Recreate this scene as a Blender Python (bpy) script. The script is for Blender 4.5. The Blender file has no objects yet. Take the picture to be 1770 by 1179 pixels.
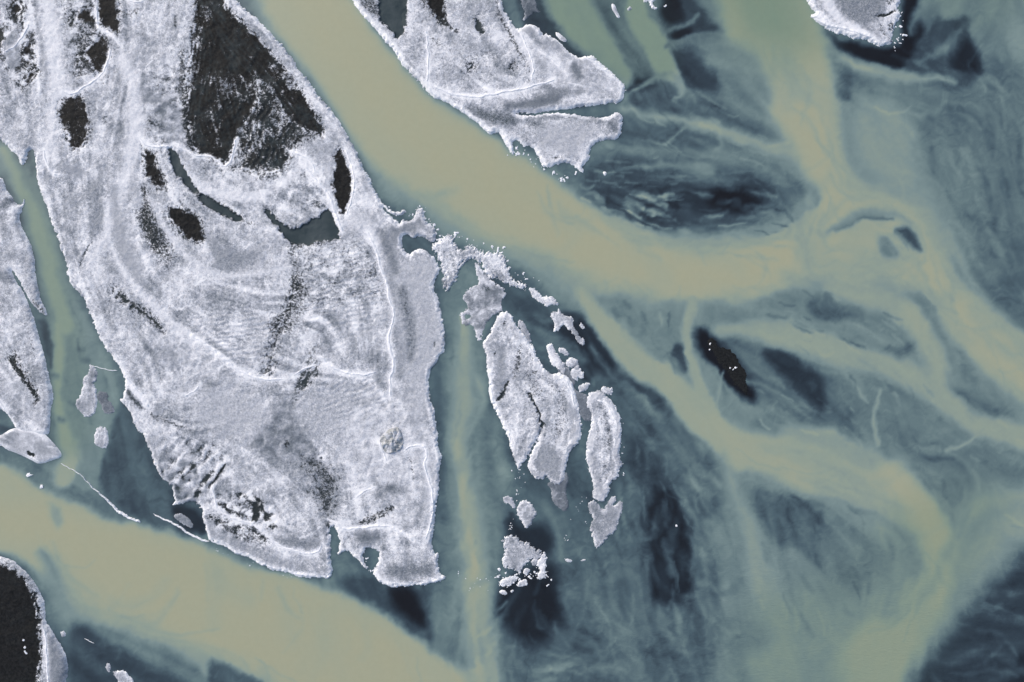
import bpy, math, random
import numpy as np
random.seed(7)
RNG = np.random.default_rng(11)
SC = bpy.context.scene
COL = SC.collection

# ------------------------------------------------------------------ camera, sky, sun, exposure
PXM = 0.1                                   # one photo pixel on the ground is 0.1 m
CX, CY = 885.0, 589.5
CAM_H = 120.0
cam_d = bpy.data.cameras.new("camera"); cam = bpy.data.objects.new("camera", cam_d); COL.objects.link(cam)
cam.location = (0, 0, CAM_H); cam.rotation_euler = (0, 0, 0)
cam_d.sensor_width = 36.0; cam_d.lens = 36.0 * CAM_H / (1770 * PXM)
cam_d.clip_start = 1.0; cam_d.clip_end = 8000.0
SC.camera = cam

SUN_EL, SUN_AZ = math.radians(38), math.radians(-50)   # light from the upper left of the photo
W = bpy.data.worlds.new("World"); SC.world = W; W.use_nodes = True
nt = W.node_tree; nt.nodes.clear()
sky = nt.nodes.new("ShaderNodeTexSky"); sky.sky_type = 'NISHITA'; sky.sun_disc = False
sky.sun_elevation = SUN_EL; sky.sun_rotation = SUN_AZ
sky.air_density = 1.0; sky.dust_density = 3.0; sky.ozone_density = 0.6
bg = nt.nodes.new("ShaderNodeBackground"); bg.inputs[1].default_value = 0.10
wo = nt.nodes.new("ShaderNodeOutputWorld")
nt.links.new(sky.outputs[0], bg.inputs[0]); nt.links.new(bg.outputs[0], wo.inputs[0])
sun_d = bpy.data.lights.new("sun", 'SUN'); sun = bpy.data.objects.new("sun", sun_d); COL.objects.link(sun)
sun_d.energy = 1.1; sun_d.angle = math.radians(22); sun_d.color = (1.0, 0.955, 0.90)
dx, dy, dz = math.sin(SUN_AZ) * math.cos(SUN_EL), math.cos(SUN_AZ) * math.cos(SUN_EL), math.sin(SUN_EL)
from mathutils import Vector
sun.rotation_euler = Vector((dx, dy, dz)).to_track_quat('Z', 'Y').to_euler()
SC.view_settings.view_transform = 'Standard'; SC.view_settings.look = 'None'
SC.view_settings.exposure = 0.0; SC.view_settings.gamma = 1.0
EXPO = 0.60
SC.view_settings.exposure = EXPO

# ------------------------------------------------------------------ number helpers
def _hash(ix, iy, seed):
    h = (ix.astype(np.int64) * 374761393 + iy.astype(np.int64) * 668265263 + seed * 974634777) & 0xffffffff
    h = ((h ^ (h >> 13)) * 1274126177) & 0xffffffff
    h = (h ^ (h >> 16)) & 0xffffffff
    return h
def perlin(x, y, seed=0):
    ix = np.floor(x); iy = np.floor(y); fx = x - ix; fy = y - iy
    u = fx * fx * fx * (fx * (fx * 6 - 15) + 10); v = fy * fy * fy * (fy * (fy * 6 - 15) + 10)
    def g(ox, oy):
        a = _hash(ix + ox, iy + oy, seed) * (2 * math.pi / 4294967296.0)
        return np.cos(a) * (fx - ox) + np.sin(a) * (fy - oy)
    a = g(0, 0); b = g(1, 0); c = g(0, 1); d = g(1, 1)
    return ((a + (b - a) * u) * (1 - v) + (c + (d - c) * u) * v) * 1.5
def fbm(x, y, seed=0, octv=4, gain=0.5):
    r = 0; amp = 1.0; f = 1.0; tot = 0
    for i in range(octv):
        r = r + amp * perlin(x * f + 17.3 * i, y * f - 9.1 * i, seed + i * 13); tot += amp
        amp *= gain; f *= 2.03
    return r / tot * 1.3
def sstep(a, b, x):
    t = np.clip((x - a) / (b - a), 0, 1); return t * t * (3 - 2 * t)
def chaikin(p, n=1, closed=True):
    p = np.array(p, float)
    for _ in range(n):
        q = np.roll(p, -1, 0) if closed else p[1:]
        a = p if closed else p[:-1]
        o = np.empty((2 * len(a), p.shape[1])); o[0::2] = a * .75 + q * .25; o[1::2] = a * .25 + q * .75
        p = o if closed else np.vstack([p[:1], o, p[-1:]])
    return p
def poly_sdf(X, Y, poly, smooth=1):
    """positive inside"""
    P = chaikin(poly, smooth) if smooth else np.array(poly, float)
    d2 = np.full(X.shape, 1e12); ins = np.zeros(X.shape, bool)
    for i in range(len(P)):
        x0, y0 = P[i]; x1, y1 = P[(i + 1) % len(P)]
        ex, ey = x1 - x0, y1 - y0; L = ex * ex + ey * ey
        if L < 1e-9: continue
        wx = X - x0; wy = Y - y0
        t = np.clip((wx * ex + wy * ey) / L, 0, 1)
        d2 = np.minimum(d2, (wx - t * ex) ** 2 + (wy - t * ey) ** 2)
        if y0 != y1:
            c = ((y0 > Y) != (y1 > Y)) & (X < ex * (Y - y0) / (y1 - y0) + x0)
            ins ^= c
    d = np.sqrt(d2)
    return np.where(ins, d, -d)
def stroke_sdf(X, Y, pts, smooth=1):
    """pts: x,y,width,(value).  positive inside the stroke, and the value along it"""
    P = np.array(pts, float)
    if len(P) > 2 and smooth: P = chaikin(P, smooth, False)
    s = np.full(X.shape, -1e9); val = np.zeros(X.shape)
    for i in range(len(P) - 1):
        x0, y0 = P[i][:2]; x1, y1 = P[i + 1][:2]
        ex, ey = x1 - x0, y1 - y0; L = ex * ex + ey * ey + 1e-9
        t = np.clip(((X - x0) * ex + (Y - y0) * ey) / L, 0, 1)
        d = np.sqrt((X - x0 - t * ex) ** 2 + (Y - y0 - t * ey) ** 2)
        w = P[i][2] + (P[i + 1][2] - P[i][2]) * t
        c = w / 2 - d; m = c > s
        s = np.where(m, c, s)
        if P.shape[1] > 3: val = np.where(m, P[i][3] + (P[i + 1][3] - P[i][3]) * t, val)
    return s, val
def win(xs, ys, arr, pad):
    """index window of the grid around a shape"""
    a = np.array(arr, float); mw = (a[:, 2].max() / 2) if a.shape[1] > 2 else 0
    i0 = np.searchsorted(xs, a[:, 0].min() - mw - pad); i1 = np.searchsorted(xs, a[:, 0].max() + mw + pad)
    j0 = np.searchsorted(ys, a[:, 1].min() - mw - pad); j1 = np.searchsorted(ys, a[:, 1].max() + mw + pad)
    return slice(j0, max(j1, j0)), slice(i0, max(i1, i0))
def lin(c):
    c = np.array(c, float) / 255.0
    return np.where(c <= 0.04045, c / 12.92, ((c + 0.055) / 1.055) ** 2.4)
def wx(px): return (np.asarray(px, float) - CX) * PXM
def wy(py): return (CY - np.asarray(py, float)) * PXM

# ------------------------------------------------------------------ object helpers
def tag(o, label=None, cat=None, group=None, kind=None):
    if label: o["label"] = label
    if cat: o["category"] = cat
    if group: o["group"] = group
    if kind: o["kind"] = kind
    return o
def empty(name, loc):
    o = bpy.data.objects.new(name, None); COL.objects.link(o); o.location = loc; o.empty_display_size = 1
    return o
def mesh_obj(name, V, F, mats, parent=None, loc=(0, 0, 0), attrs=None, smooth=True):
    """V world coordinates; F (n,4) or (n,3) int array; origin at loc"""
    me = bpy.data.meshes.new(name)
    V = np.asarray(V, np.float32) - np.array(loc, np.float32)
    F = np.asarray(F, np.int32); k = F.shape[1]
    me.vertices.add(len(V)); me.vertices.foreach_set("co", V.ravel())
    me.loops.add(F.size); me.loops.foreach_set("vertex_index", F.ravel())
    me.polygons.add(len(F)); me.polygons.foreach_set("loop_start", np.arange(0, F.size, k, dtype=np.int32))
    me.polygons.foreach_set("loop_total", np.full(len(F), k, np.int32))
    me.polygons.foreach_set("use_smooth", np.full(len(F), smooth, bool))
    me.update(calc_edges=True); me.validate()
    for n, a in (attrs or {}).items():
        if a.ndim == 1:
            at = me.attributes.new(n, 'FLOAT', 'POINT'); at.data.foreach_set("value", a.astype(np.float32))
        else:
            at = me.attributes.new(n, 'FLOAT_COLOR', 'POINT')
            c = np.ones((len(a), 4), np.float32); c[:, :3] = a; at.data.foreach_set("color", c.ravel())
    me.materials.append(mats)
    o = bpy.data.objects.new(name, me); COL.objects.link(o)
    if parent is not None:
        o.parent = parent; o.location = Vector(loc) - parent.location
    else: o.location = loc
    return o

# ------------------------------------------------------------------ materials
class NT:
    def __init__(s, name):
        s.m = bpy.data.materials.new(name); s.m.use_nodes = True; s.t = s.m.node_tree; s.t.nodes.clear()
        s.out = s.t.nodes.new("ShaderNodeOutputMaterial"); s.b = s.t.nodes.new("ShaderNodeBsdfPrincipled")
        s.t.links.new(s.b.outputs[0], s.out.inputs[0])
    def n(s, ty, **k):
        nd = s.t.nodes.new(ty)
        for a, v in k.items(): setattr(nd, a, v)
        return nd
    def l(s, a, b): s.t.links.new(a, b)
    def put(s, sock, v):
        if hasattr(v, 'links'): s.l(v, sock)
        else: sock.default_value = v
    def math(s, op, a, b=0.0, clamp=False):
        nd = s.n("ShaderNodeMath", operation=op, use_clamp=clamp); s.put(nd.inputs[0], a); s.put(nd.inputs[1], b); return nd.outputs[0]
    def rng(s, v, a, b, c=0.0, d=1.0):
        nd = s.n("ShaderNodeMapRange", interpolation_type='SMOOTHSTEP'); s.put(nd.inputs[0], v)
        for i, q in enumerate((a, b, c, d)): s.put(nd.inputs[i + 1], q)
        return nd.outputs[0]
    def lrng(s, v, a, b, c=0.0, d=1.0):
        nd = s.n("ShaderNodeMapRange", interpolation_type='LINEAR', clamp=True); s.put(nd.inputs[0], v)
        for i, q in enumerate((a, b, c, d)): s.put(nd.inputs[i + 1], q)
        return nd.outputs[0]
    def mix(s, f, a, b, mode='MIX'):
        nd = s.n("ShaderNodeMix", data_type='RGBA', blend_type=mode)
        s.put(nd.inputs[0], f); s.put(nd.inputs[6], a); s.put(nd.inputs[7], b); return nd.outputs[2]
    def attr(s, name): return s.n("ShaderNodeAttribute", attribute_name=name).outputs
    def pos(s): return s.n("ShaderNodeNewGeometry").outputs['Position']
    def noise(s, vec, scale, detail=4, rough=0.6, dist=0.0):
        nd = s.n("ShaderNodeTexNoise"); s.l(vec, nd.inputs['Vector']); nd.inputs['Scale'].default_value = scale
        nd.inputs['Detail'].default_value = detail; nd.inputs['Roughness'].default_value = rough; nd.inputs['Distortion'].default_value = dist
        return nd.outputs[0]
    def bump(s, h, strength, dist):
        nd = s.n("ShaderNodeBump"); s.l(h, nd.inputs['Height']); s.put(nd.inputs['Strength'], strength); nd.inputs['Distance'].default_value = dist
        return nd.outputs[0]
def C4(c): return (c[0], c[1], c[2], 1.0)

def make_water():
    M = NT("silty_river_water")
    col = M.attr("silt")[0]; p = M.pos()
    n1 = M.noise(p, 0.9, 5, 0.6, 0.4)
    f = M.rng(n1, 0.3, 0.7, 0.985, 1.015)
    v = M.n("ShaderNodeCombineXYZ"); 
    for i in range(3): M.l(f, v.inputs[i])
    M.l(M.mix(1.0, col, v.outputs[0], 'MULTIPLY'), M.b.inputs['Base Color'])
    M.b.inputs['Roughness'].default_value = 0.32; M.b.inputs['IOR'].default_value = 1.33
    mp = M.n("ShaderNodeMapping"); M.l(p, mp.inputs[0]); mp.inputs['Rotation'].default_value = (0, 0, 0.5); mp.inputs['Scale'].default_value = (1.0, 2.6, 1)
    rip = M.noise(mp.outputs[0], 1.1, 3, 0.6, 0.3)
    rp = M.attr("ripple")[2]
    M.l(M.bump(rip, M.math('MULTIPLY', rp, 0.5), 0.12), M.b.inputs['Normal'])
    return M.m
def make_frost():
    """hoar frost over black gravel, ice or frozen pools; attributes say how much of each"""
    M = NT("frosted_ground")
    cov = M.attr("cover")[2]; gr = M.attr("grain")[2]; wet = M.attr("wet")[2]; lum = M.attr("lum")[2]
    p = M.pos()
    nA = M.noise(p, 2.6, 5, 0.75, 0.6)           # clumps half a metre wide
    nB = M.noise(p, 6.5, 3, 0.7, 0.8)
    vo = M.n("ShaderNodeTexVoronoi", feature='DISTANCE_TO_EDGE'); M.l(p, vo.inputs['Vector']); vo.inputs['Scale'].default_value = 1.5
    lace = M.rng(vo.outputs[0], 0.0, 0.16, 0.10, -0.02)
    nn = M.math('ADD', M.math('MULTIPLY', M.math('SUBTRACT', nA, 0.5), 2.9), M.math('MULTIPLY', M.math('SUBTRACT', nB, 0.5), 1.5))
    nn = M.math('ADD', nn, lace)
    t = M.math('ADD', cov, M.math('MULTIPLY', gr, nn))
    fac = M.rng(t, 0.30, 0.62)
    # dark ground
    gn = M.noise(p, 3.0, 6, 0.75); g2 = M.noise(p, 0.25, 3, 0.6)
    grav = M.mix(M.rng(gn, 0.3, 0.75), C4((0.007, 0.0075, 0.008)), C4((0.029, 0.030, 0.031)))
    grav = M.mix(M.rng(g2, 0.45, 0.75, 0, 0.5), grav, C4((0.020, 0.020, 0.018)))
    pool = M.mix(M.rng(g2, 0.35, 0.65), C4((0.040, 0.058, 0.066)), C4((0.066, 0.086, 0.094)))
    dark = M.mix(wet, grav, pool)
    # frost
    sm = M.math('ADD', M.math('MULTIPLY', nA, 0.5), M.math('MULTIPLY', nB, 0.5))
    tone = M.math('ADD', lum, M.math('MULTIPLY', M.math('SUBTRACT', sm, 0.51), M.math('ADD', M.math('MULTIPLY', gr, 4.3), 0.5)))
    cr = M.n("ShaderNodeValToRGB"); M.l(M.math('MULTIPLY', M.math('ADD', tone, 0.035), 0.6), cr.inputs[0])
    el = cr.color_ramp.elements; el[0].position = .12; el[0].color = C4((.085, .108, .135)); el[1].position = .84; el[1].color = C4((.93, .94, .96))
    for p_, c_ in ((.36, (.210, .236, .270)), (.51, (.385, .408, .455)), (.62, (.58, .60, .65)), (.72, (.785, .80, .845))):
        e_ = el.new(p_); e_.color = C4(c_)
    snow = cr.outputs[0]
    M.l(M.mix(fac, dark, snow), M.b.inputs['Base Color'])
    M.l(M.rng(fac, 0, 1, 0.55, 0.8), M.b.inputs['Roughness'])
    M.b.inputs['IOR'].default_value = 1.31; M.l(M.rng(fac, 0, 1, 0.15, 0.5), M.b.inputs['Specular IOR Level'])
    h = M.math('ADD', M.math('MULTIPLY', fac, 0.5), M.math('MULTIPLY', nA, 1.0))
    M.l(M.bump(h, 0.38, 0.16), M.b.inputs['Normal'])
    return M.m
def make_ice():
    M = NT("white_rime_ice"); p = M.pos()
    n = M.noise(p, 4.0, 4, 0.7)
    M.l(M.mix(M.rng(n, 0.35, 0.6), C4((0.78, 0.80, 0.86)), C4((0.93, 0.94, 0.97))), M.b.inputs['Base Color'])
    M.b.inputs['Roughness'].default_value = 0.6
    M.l(M.bump(n, 0.25, 0.1), M.b.inputs['Normal'])
    return M.m
def make_rock():
    M = NT("weathered_pale_rock"); p = M.pos()
    n = M.noise(p, 1.2, 5, 0.65); n2 = M.noise(p, 3.5, 4, 0.7, 1.5)
    c = M.mix(M.rng(n, 0.3, 0.7), C4((0.33, 0.345, 0.35)), C4((0.52, 0.54, 0.55)))
    c = M.mix(M.rng(n2, 0.56, 0.66, 0, 0.6), c, C4((0.14, 0.14, 0.14))); c = M.mix(M.rng(M.noise(p, 0.9, 5, 0.7), 0.47, 0.56, 0, .85), c, C4((.68, .70, .76)))
    M.l(c, M.b.inputs['Base Color']); M.b.inputs['Roughness'].default_value = 0.9
    M.l(M.bump(n2, 0.7, 0.2), M.b.inputs['Normal'])
    return M.m
M_WATER = make_water(); M_FROST = make_frost(); M_ICE = make_ice(); M_ROCK = make_rock()

# ------------------------------------------------------------------ traced shorelines (photo pixels: x right, y down)
A_OUT = [(-140,-140),(-140,190),(-60,215),(0,240),(15,252),(28,270),(38,287),(46,280),(50,262),(58,256),(63,270),(62,300),(68,325),(78,352),
 (88,380),(100,410),(110,440),(118,470),(124,492),(135,503),(147,517),(157,545),(168,575),(182,602),(197,620),(207,632),(212,645),(216,662),(214,684),(208,692),
 (218,700),(228,724),(236,742),(250,752),(257,768),(263,788),(270,808),(277,820),(290,832),(298,846),(302,862),(298,874),(310,873),(324,868),(338,866),
 (350,878),(350,895),(356,912),(358,926),(364,936),(382,941),(400,950),(425,962),(450,974),(475,985),(500,992),(530,997),(560,1000),(572,998),(576,985),
 (571,968),(572,940),(570,915),(576,908),(584,915),(586,945),(582,962),(592,955),(602,953),(614,962),(624,975),(637,984),(628,962),(632,948),(644,944),(654,952),(655,962),
 (650,978),(644,988),(648,1000),(660,1008),(674,1015),(690,1012),(702,1014),(716,1009),(730,1012),(745,1008),(760,1003),
 (773,999),(768,994),(758,990),(760,972),(756,952),(750,956),(746,940),(750,915),(752,880),(757,850),(760,820),(763,790),(758,770),(756,745),
 (752,720),(748,700),(742,680),(741,655),(744,637),(755,628),(757,616),(766,612),(769,595),(768,575),(765,550),(760,525),(752,505),(750,490),(755,478),
 (759,463),(752,450),(742,437),(730,430),(716,432),(706,442),(703,432),(694,428),(692,412),(704,406),(716,410),(726,408),(738,413),(748,420),(757,409),(752,396),(742,388),(735,378),(733,367),(727,359),(718,365),(714,378),(704,384),(696,380),
 (690,389),(682,380),(670,368),(660,360),(664,357),(680,372),(694,374),(703,365),(700,360),(690,367),(674,361),(660,350),(652,340),(645,322),(638,305),(632,295),(622,275),(612,255),(600,237),(590,215),(577,198),(565,182),(550,165),(533,140),
 (518,122),(510,107),(497,92),(488,80),(472,60),(455,45),(437,27),(412,5),(390,-20),(330,-140)]
FR_OUT = [(748,424),(758,418),(770,410),(778,404),(785,418),(791,432),(800,432),(810,422),(820,429),(834,438),(850,435),(862,437),(872,447),(877,460),(881,470),(883,481),
 (895,487),(906,489),(910,498),(902,500),(890,495),(876,492),(866,484),(856,478),(845,480),(838,468),(830,452),(818,445),(802,452),(794,465),(789,485),(780,490),(774,506),(768,495),(762,484),
 (772,478),(766,470),(760,455),(757,440),(746,430)]
SHEET_OUT = [(818,466),(826,480),(828,490),(818,494),(806,502),(800,512),(806,522),(808,535),(797,541),(796,556),(804,562),(818,560),(822,575),(826,590),(832,588),(834,572),(842,560),(850,548),
 (858,540),(868,536),(866,524),(872,514),(875,505),(866,494),(856,488),(843,480),(832,466),(824,452)]
B_OUT = [(866,540),(878,538),(888,552),(896,566),(905,580),(916,590),(924,606),(932,625),(944,640),(955,648),(965,643),(980,648),(990,660),(995,675),(1000,700),(1003,715),(1006,740),
 (1001,762),(990,775),(985,785),(978,805),(976,822),(972,836),(962,838),(950,832),(944,822),(940,830),(930,829),(918,820),(912,808),(914,792),(922,778),(930,758),(936,742),
 (934,748),(922,768),(912,790),(900,806),(895,812),(890,795),(883,782),(880,760),(870,735),(860,712),(850,700),(846,680),(844,655),(842,630),(841,612),(834,600),(836,588),(845,578),(852,560)]
C_OUT = [(1016,682),(1024,676),(1036,675),(1046,684),(1060,695),(1070,715),(1075,740),(1073,765),(1070,780),(1072,795),(1079,806),(1070,810),(1068,825),(1055,835),(1052,850),(1046,864),(1038,868),
 (1025,860),(1026,845),(1022,825),(1015,805),(1012,790),(1015,762),(1022,740),(1022,715),(1012,702)]
D_OUT = [(1017,866),(1028,864),(1036,874),(1042,884),(1048,874),(1056,860),(1063,857),(1064,864),(1060,876),(1068,868),(1076,864),(1077,880),(1069,900),(1062,920),(1047,932),
 (1040,944),(1029,948),(1023,930),(1020,908),(1026,892),(1017,880)]
N_OUT = [(-140,280),(-40,292),(0,306),(6,312),(10,326),(20,338),(27,350),(33,356),(42,350),(38,364),(34,372),(37,390),(46,410),(55,425),(60,450),(62,480),(67,500),(70,518),(80,535),(82,545),(74,544),
 (60,530),(48,515),(38,493),(28,474),(18,464),(26,484),(38,501),(48,524),(58,545),(65,572),(72,600),(80,628),(88,662),(93,684),(88,702),(87,722),(86,750),(76,752),(60,750),(38,748),(28,742),(22,730),(14,716),(0,706),(-140,690)]
SLAB_OUT = [(-90,762),(-30,757),(0,754),(14,744),(27,739),(48,741),(68,741),(84,756),(98,772),(107,784),(105,791),(92,795),(82,799),(66,802),(52,794),(28,783),(12,778),(0,768),(-90,775)]
O_OUT = [(-140,952),(-40,955),(0,962),(15,965),(30,974),(45,988),(58,1004),(70,1024),(78,1045),(77,1062),(84,1084),(96,1098),(106,1116),(116,1138),(119,1156),(113,1182),(110,1300),(-140,1300)]
Q_OUT = [(560,-140),(585,-40),(603,-4),(612,5),(625,24),(640,40),(655,56),(668,73),(684,90),(694,107),(698,113),(712,128),(730,146),(740,162),(752,170),(765,172),(780,182),(800,193),(815,205),(830,216),(842,230),(848,234),
 (858,228),(866,232),(872,246),(880,260),(888,270),(889,256),(884,244),(896,242),(904,252),(912,252),(925,258),(934,276),(942,292),(955,287),(975,281),(990,283),(1000,296),(1009,300),(1007,285),(1018,275),(1018,262),(1026,248),(1040,243),
 (1053,240),(1064,243),(1072,236),(1073,224),(1077,208),(1074,196),(1065,193),(1052,203),(1032,204),(1012,202),(985,196),(950,194),(930,200),(908,199),(886,198),(908,194),(932,196),(955,190),(985,188),(1000,184),(1025,183),(1045,178),(1062,178),(1066,181),
 (1076,172),(1080,162),(1081,148),(1070,138),(1050,120),(1035,107),(1026,97),(1010,96),(1002,101),(986,92),(972,76),(956,66),(946,58),(938,62),(932,48),(920,42),(905,44),(897,52),(886,44),(876,26),(868,10),(862,-20),(850,-140)]
R_OUT = [(1360,-140),(1388,-30),(1394,0),(1401,14),(1412,24),(1398,27),(1414,40),(1430,51),(1442,57),(1460,60),(1474,68),(1495,68),(1510,77),(1520,80),(1535,78),(1544,73),(1540,60),(1548,42),(1556,28),(1550,14),(1556,2),(1558,-20),(1570,-140)]
T_OUT = [(1209,584),(1215,572),(1226,578),(1234,590),(1252,594),(1268,598),(1280,612),(1292,634),(1301,652),(1303,672),(1308,690),(1300,698),(1286,680),(1270,664),(1252,644),(1236,626),(1222,606),(1212,598)]

def up8(a, shape):
    h, w = shape; yy = np.arange(h) / 8.0; xx = np.arange(w) / 8.0
    y0 = np.minimum(yy.astype(int), a.shape[0] - 2); x0 = np.minimum(xx.astype(int), a.shape[1] - 2)
    fy = np.clip(yy - y0, 0, 1)[:, None]; fx = np.clip(xx - x0, 0, 1)[None]
    return (a[y0][:, x0] * (1 - fx) + a[y0][:, x0 + 1] * fx) * (1 - fy) + (a[y0 + 1][:, x0] * (1 - fx) + a[y0 + 1][:, x0 + 1] * fx) * fy
def flow_field(FX, FY, guides, sig=32.0, wob=.35):
    cgx, cgy = FX[::8, ::8], FY[::8, ::8]
    cfx = np.full(cgx.shape, 0.03); cfy = np.full(cgx.shape, 0.12)
    for g in guides:
        P = np.array(g, float)[:, :2]
        for i in range(len(P) - 1):
            e = P[i + 1] - P[i]; L = np.hypot(*e) + 1e-6; e = e / L
            t = np.clip(((cgx - P[i][0]) * e[0] + (cgy - P[i][1]) * e[1]), 0, L)
            d2 = (cgx - P[i][0] - t * e[0]) ** 2 + (cgy - P[i][1] - t * e[1]) ** 2
            s = np.sign(e[0] * 0.5 + e[1]) or 1.0
            k = np.exp(-d2 / (2 * sig ** 2)); cfx += k * e[0] * s; cfy += k * e[1] * s
    fx = up8(cfx, FX.shape); fy = up8(cfy, FX.shape); n_ = np.hypot(fx, fy) + 1e-6
    fx = fx / n_ + wob * fbm(FX / 70, FY / 70, 31, 3); fy = fy / n_ + wob * fbm(FX / 70, FY / 70, 37, 3)
    nl = np.hypot(fx, fy) + 1e-6; return fx / nl, fy / nl
# ------------------------------------------------------------------ the river: how much silt each patch of water carries
gx = np.arange(-150, 1922, 2.0); gy = np.arange(-150, 1332, 2.0)
GX, GY = np.meshgrid(gx, gy)
w1x = 13 * fbm(GX / 110, GY / 110, 1, 3) + 4.5 * fbm(GX / 26, GY / 26, 2, 3)
w1y = 13 * fbm(GX / 110, GY / 110, 5, 3) + 4.5 * fbm(GX / 26, GY / 26, 6, 3)
QX = GX + w1x * .8 + 1.6 * fbm(GX / 11, GY / 11, 8, 3); QY = GY + w1y * .8 + 1.6 * fbm(GX / 11, GY / 11, 9, 3)
V = np.full(GX.shape, 0.50); GREEN = np.zeros(GX.shape); TURB = np.full(GX.shape, 0.5); RIP = np.full(GX.shape, 0.05)
GUIDES = []
def wpoly(pts, v, soft=20, a=1.0, tgt=None, sm=2, off=0.0):
    J, I = win(gx, gy, pts, soft * 1.3 + 25 + off)
    s = poly_sdf(QX[J, I], QY[J, I], pts, sm) + off; al = sstep(-soft, soft, s) * a
    T = V if tgt is None else tgt
    T[J, I] = T[J, I] * (1 - al) + v * al
def wstroke(pts, v=None, soft=12, a=1.0, tgt=None, guide=True):
    J, I = win(gx, gy, pts, soft * 1.3 + 25)
    s, val = stroke_sdf(QX[J, I], QY[J, I], pts, 2); al = sstep(-soft, soft, s) * a
    T = V if tgt is None else tgt
    T[J, I] = T[J, I] * (1 - al) + (val if v is None else v) * al
    if guide and tgt is None: GUIDES.append([p[:2] for p in pts])
exec_water = True
# -- broad bodies
wpoly([(1430,40),(1640,20),(1950,-20),(1950,620),(1760,560),(1640,460),(1560,350),(1460,280)], .50, 40)
wpoly([(1468,175),(1540,150),(1580,210),(1610,300),(1650,400),(1680,470),(1600,420),(1500,330),(1462,250)], .72, 38)
wpoly([(1560,-150),(1950,-150),(1950,60),(1770,110),(1700,70),(1600,30)], .60, 30)
wpoly([(1160,520),(1300,510),(1450,480),(1620,500),(1700,620),(1770,700),(1950,760),(1950,1000),(1700,1040),(1560,1250),(1250,1250),(1230,1050),(1240,900),(1200,760),(1130,680),(1000,540)], .60, 40)
wpoly([(1700,770),(1950,700),(1950,960),(1760,980),(1650,1040),(1630,940),(1650,880)], .66, 30)
wpoly([(1480,640),(1560,640),(1650,700),(1770,760),(1770,840),(1660,850),(1620,880),(1560,800),(1500,740)], .54, 30)
wpoly([(640,330),(760,380),(860,430),(960,480),(1000,520),(1060,600),(1130,680),(1200,760),(1250,840),(1250,1250),(840,1250),(760,1000),(760,620)], .40, 18)
wpoly([(700,370),(790,390),(870,430),(960,475),(900,470),(860,440),(790,410),(720,400)], .52, 16)
wpoly([(900,470),(980,480),(1040,510),(1080,560),(1000,545),(940,500)], .56, 22)
wpoly([(1020,505),(1180,525),(1200,600),(1210,700),(1150,660),(1080,600),(1030,560)], .62, 18)
# -- dark, almost silt-free water
wpoly([(1078,120),(1140,150),(1200,170),(1260,190),(1330,230),(1385,300),(1388,335),(1340,370),(1260,405),(1160,402),(1070,378),(1010,350),(1000,320),(1040,270),(1078,240)], .38, 18)
wpoly([(1180,95),(1220,140),(1240,190),(1290,230),(1370,280),(1340,210),(1290,150),(1250,110),(1220,90)], .50, 18)
wpoly([(1190,160),(1280,200),(1370,285),(1300,275),(1230,240),(1180,200)], .42, 16)
wpoly([(1010,335),(1060,320),(1120,315),(1200,318),(1270,322),(1330,328),(1325,352),(1270,372),(1190,385),(1120,392),(1060,372)], .16, 14)
wpoly([(1210,330),(1290,326),(1320,345),(1280,368),(1230,362)], .02, 10)
wpoly([(1010,300),(1080,290),(1160,300),(1080,318),(1010,330)], .30, 10)
wpoly([(1080,140),(1130,132),(1140,155),(1090,168)], .16, 9)
wpoly([(870,-150),(915,-150),(940,10),(985,45),(1030,85),(1060,115),(1080,140),(1060,150),(900,60)], .22, 12)
wpoly([(1140,-60),(1200,-60),(1200,10),(1230,30),(1210,60),(1170,75),(1145,50)], .22, 12)
wpoly([(1145,-20),(1175,-20),(1180,38),(1150,42),(1140,15)], .03, 8)
wpoly([(1155,50),(1192,48),(1194,66),(1160,70)], .03, 7)
wpoly([(1210,45),(1255,48),(1250,66),(1210,60)], .22, 7)
wpoly([(1165,85),(1215,80),(1235,130),(1245,165),(1190,150),(1160,115)], .20, 12)
wpoly([(1400,20),(1440,60),(1480,72),(1530,82),(1562,70),(1560,-60),(1580,-60),(1592,40),(1605,70),(1590,110),(1560,125),(1530,115),(1480,98),(1440,80)], .00, 8)
wpoly([(1580,70),(1612,30),(1650,35),(1670,25),(1676,70),(1700,110),(1690,150),(1640,155),(1590,140),(1560,120)], .26, 10)
wpoly([(1650,75),(1680,60),(1700,105),(1680,140),(1640,125)], .06, 12)
wpoly([(1410,60),(1440,85),(1470,130),(1472,170),(1455,180),(1430,130)], .30, 9)
wpoly([(985,535),(1020,552),(1048,590),(1072,635),(1050,650),(1015,625),(985,595),(930,560)], .10, 10)
wpoly([(1058,640),(1100,655),(1150,690),(1180,720),(1130,715),(1080,690)], .20, 10)
wpoly([(890,510),(950,530),(960,580),(940,600),(915,580)], .30, 14)
wpoly([(990,600),(1040,640),(1010,665),(1000,640)], .14, 8)
wpoly([(1080,740),(1130,790),(1180,820),(1200,900),(1200,1000),(1190,1060),(1130,1040),(1100,950),(1085,850)], .22, 22)
wpoly([(1128,836),(1142,850),(1165,842),(1172,880),(1192,900),(1190,950),(1201,990),(1196,1030),(1160,1050),(1120,1030),(1128,960),(1118,900)], .05, 9)
wpoly([(870,1000),(960,960),(975,1030),(970,1100),(930,1130),(880,1100),(850,1050)], .05, 20)
wpoly([(875,880),(905,915),(940,900),(960,940),(930,965),(905,945),(880,930)], .12, 12)
wpoly([(600,985),(645,1000),(700,1016),(770,1012),(760,1080),(740,1120),(690,1085),(640,1040),(580,1010)], .30, 12)
wpoly([(668,1012),(725,1015),(745,1085),(715,1075),(672,1045)], .00, 12)
wpoly([(1170,588),(1185,600),(1192,640),(1180,655),(1160,610)], .34, 6)
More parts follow.
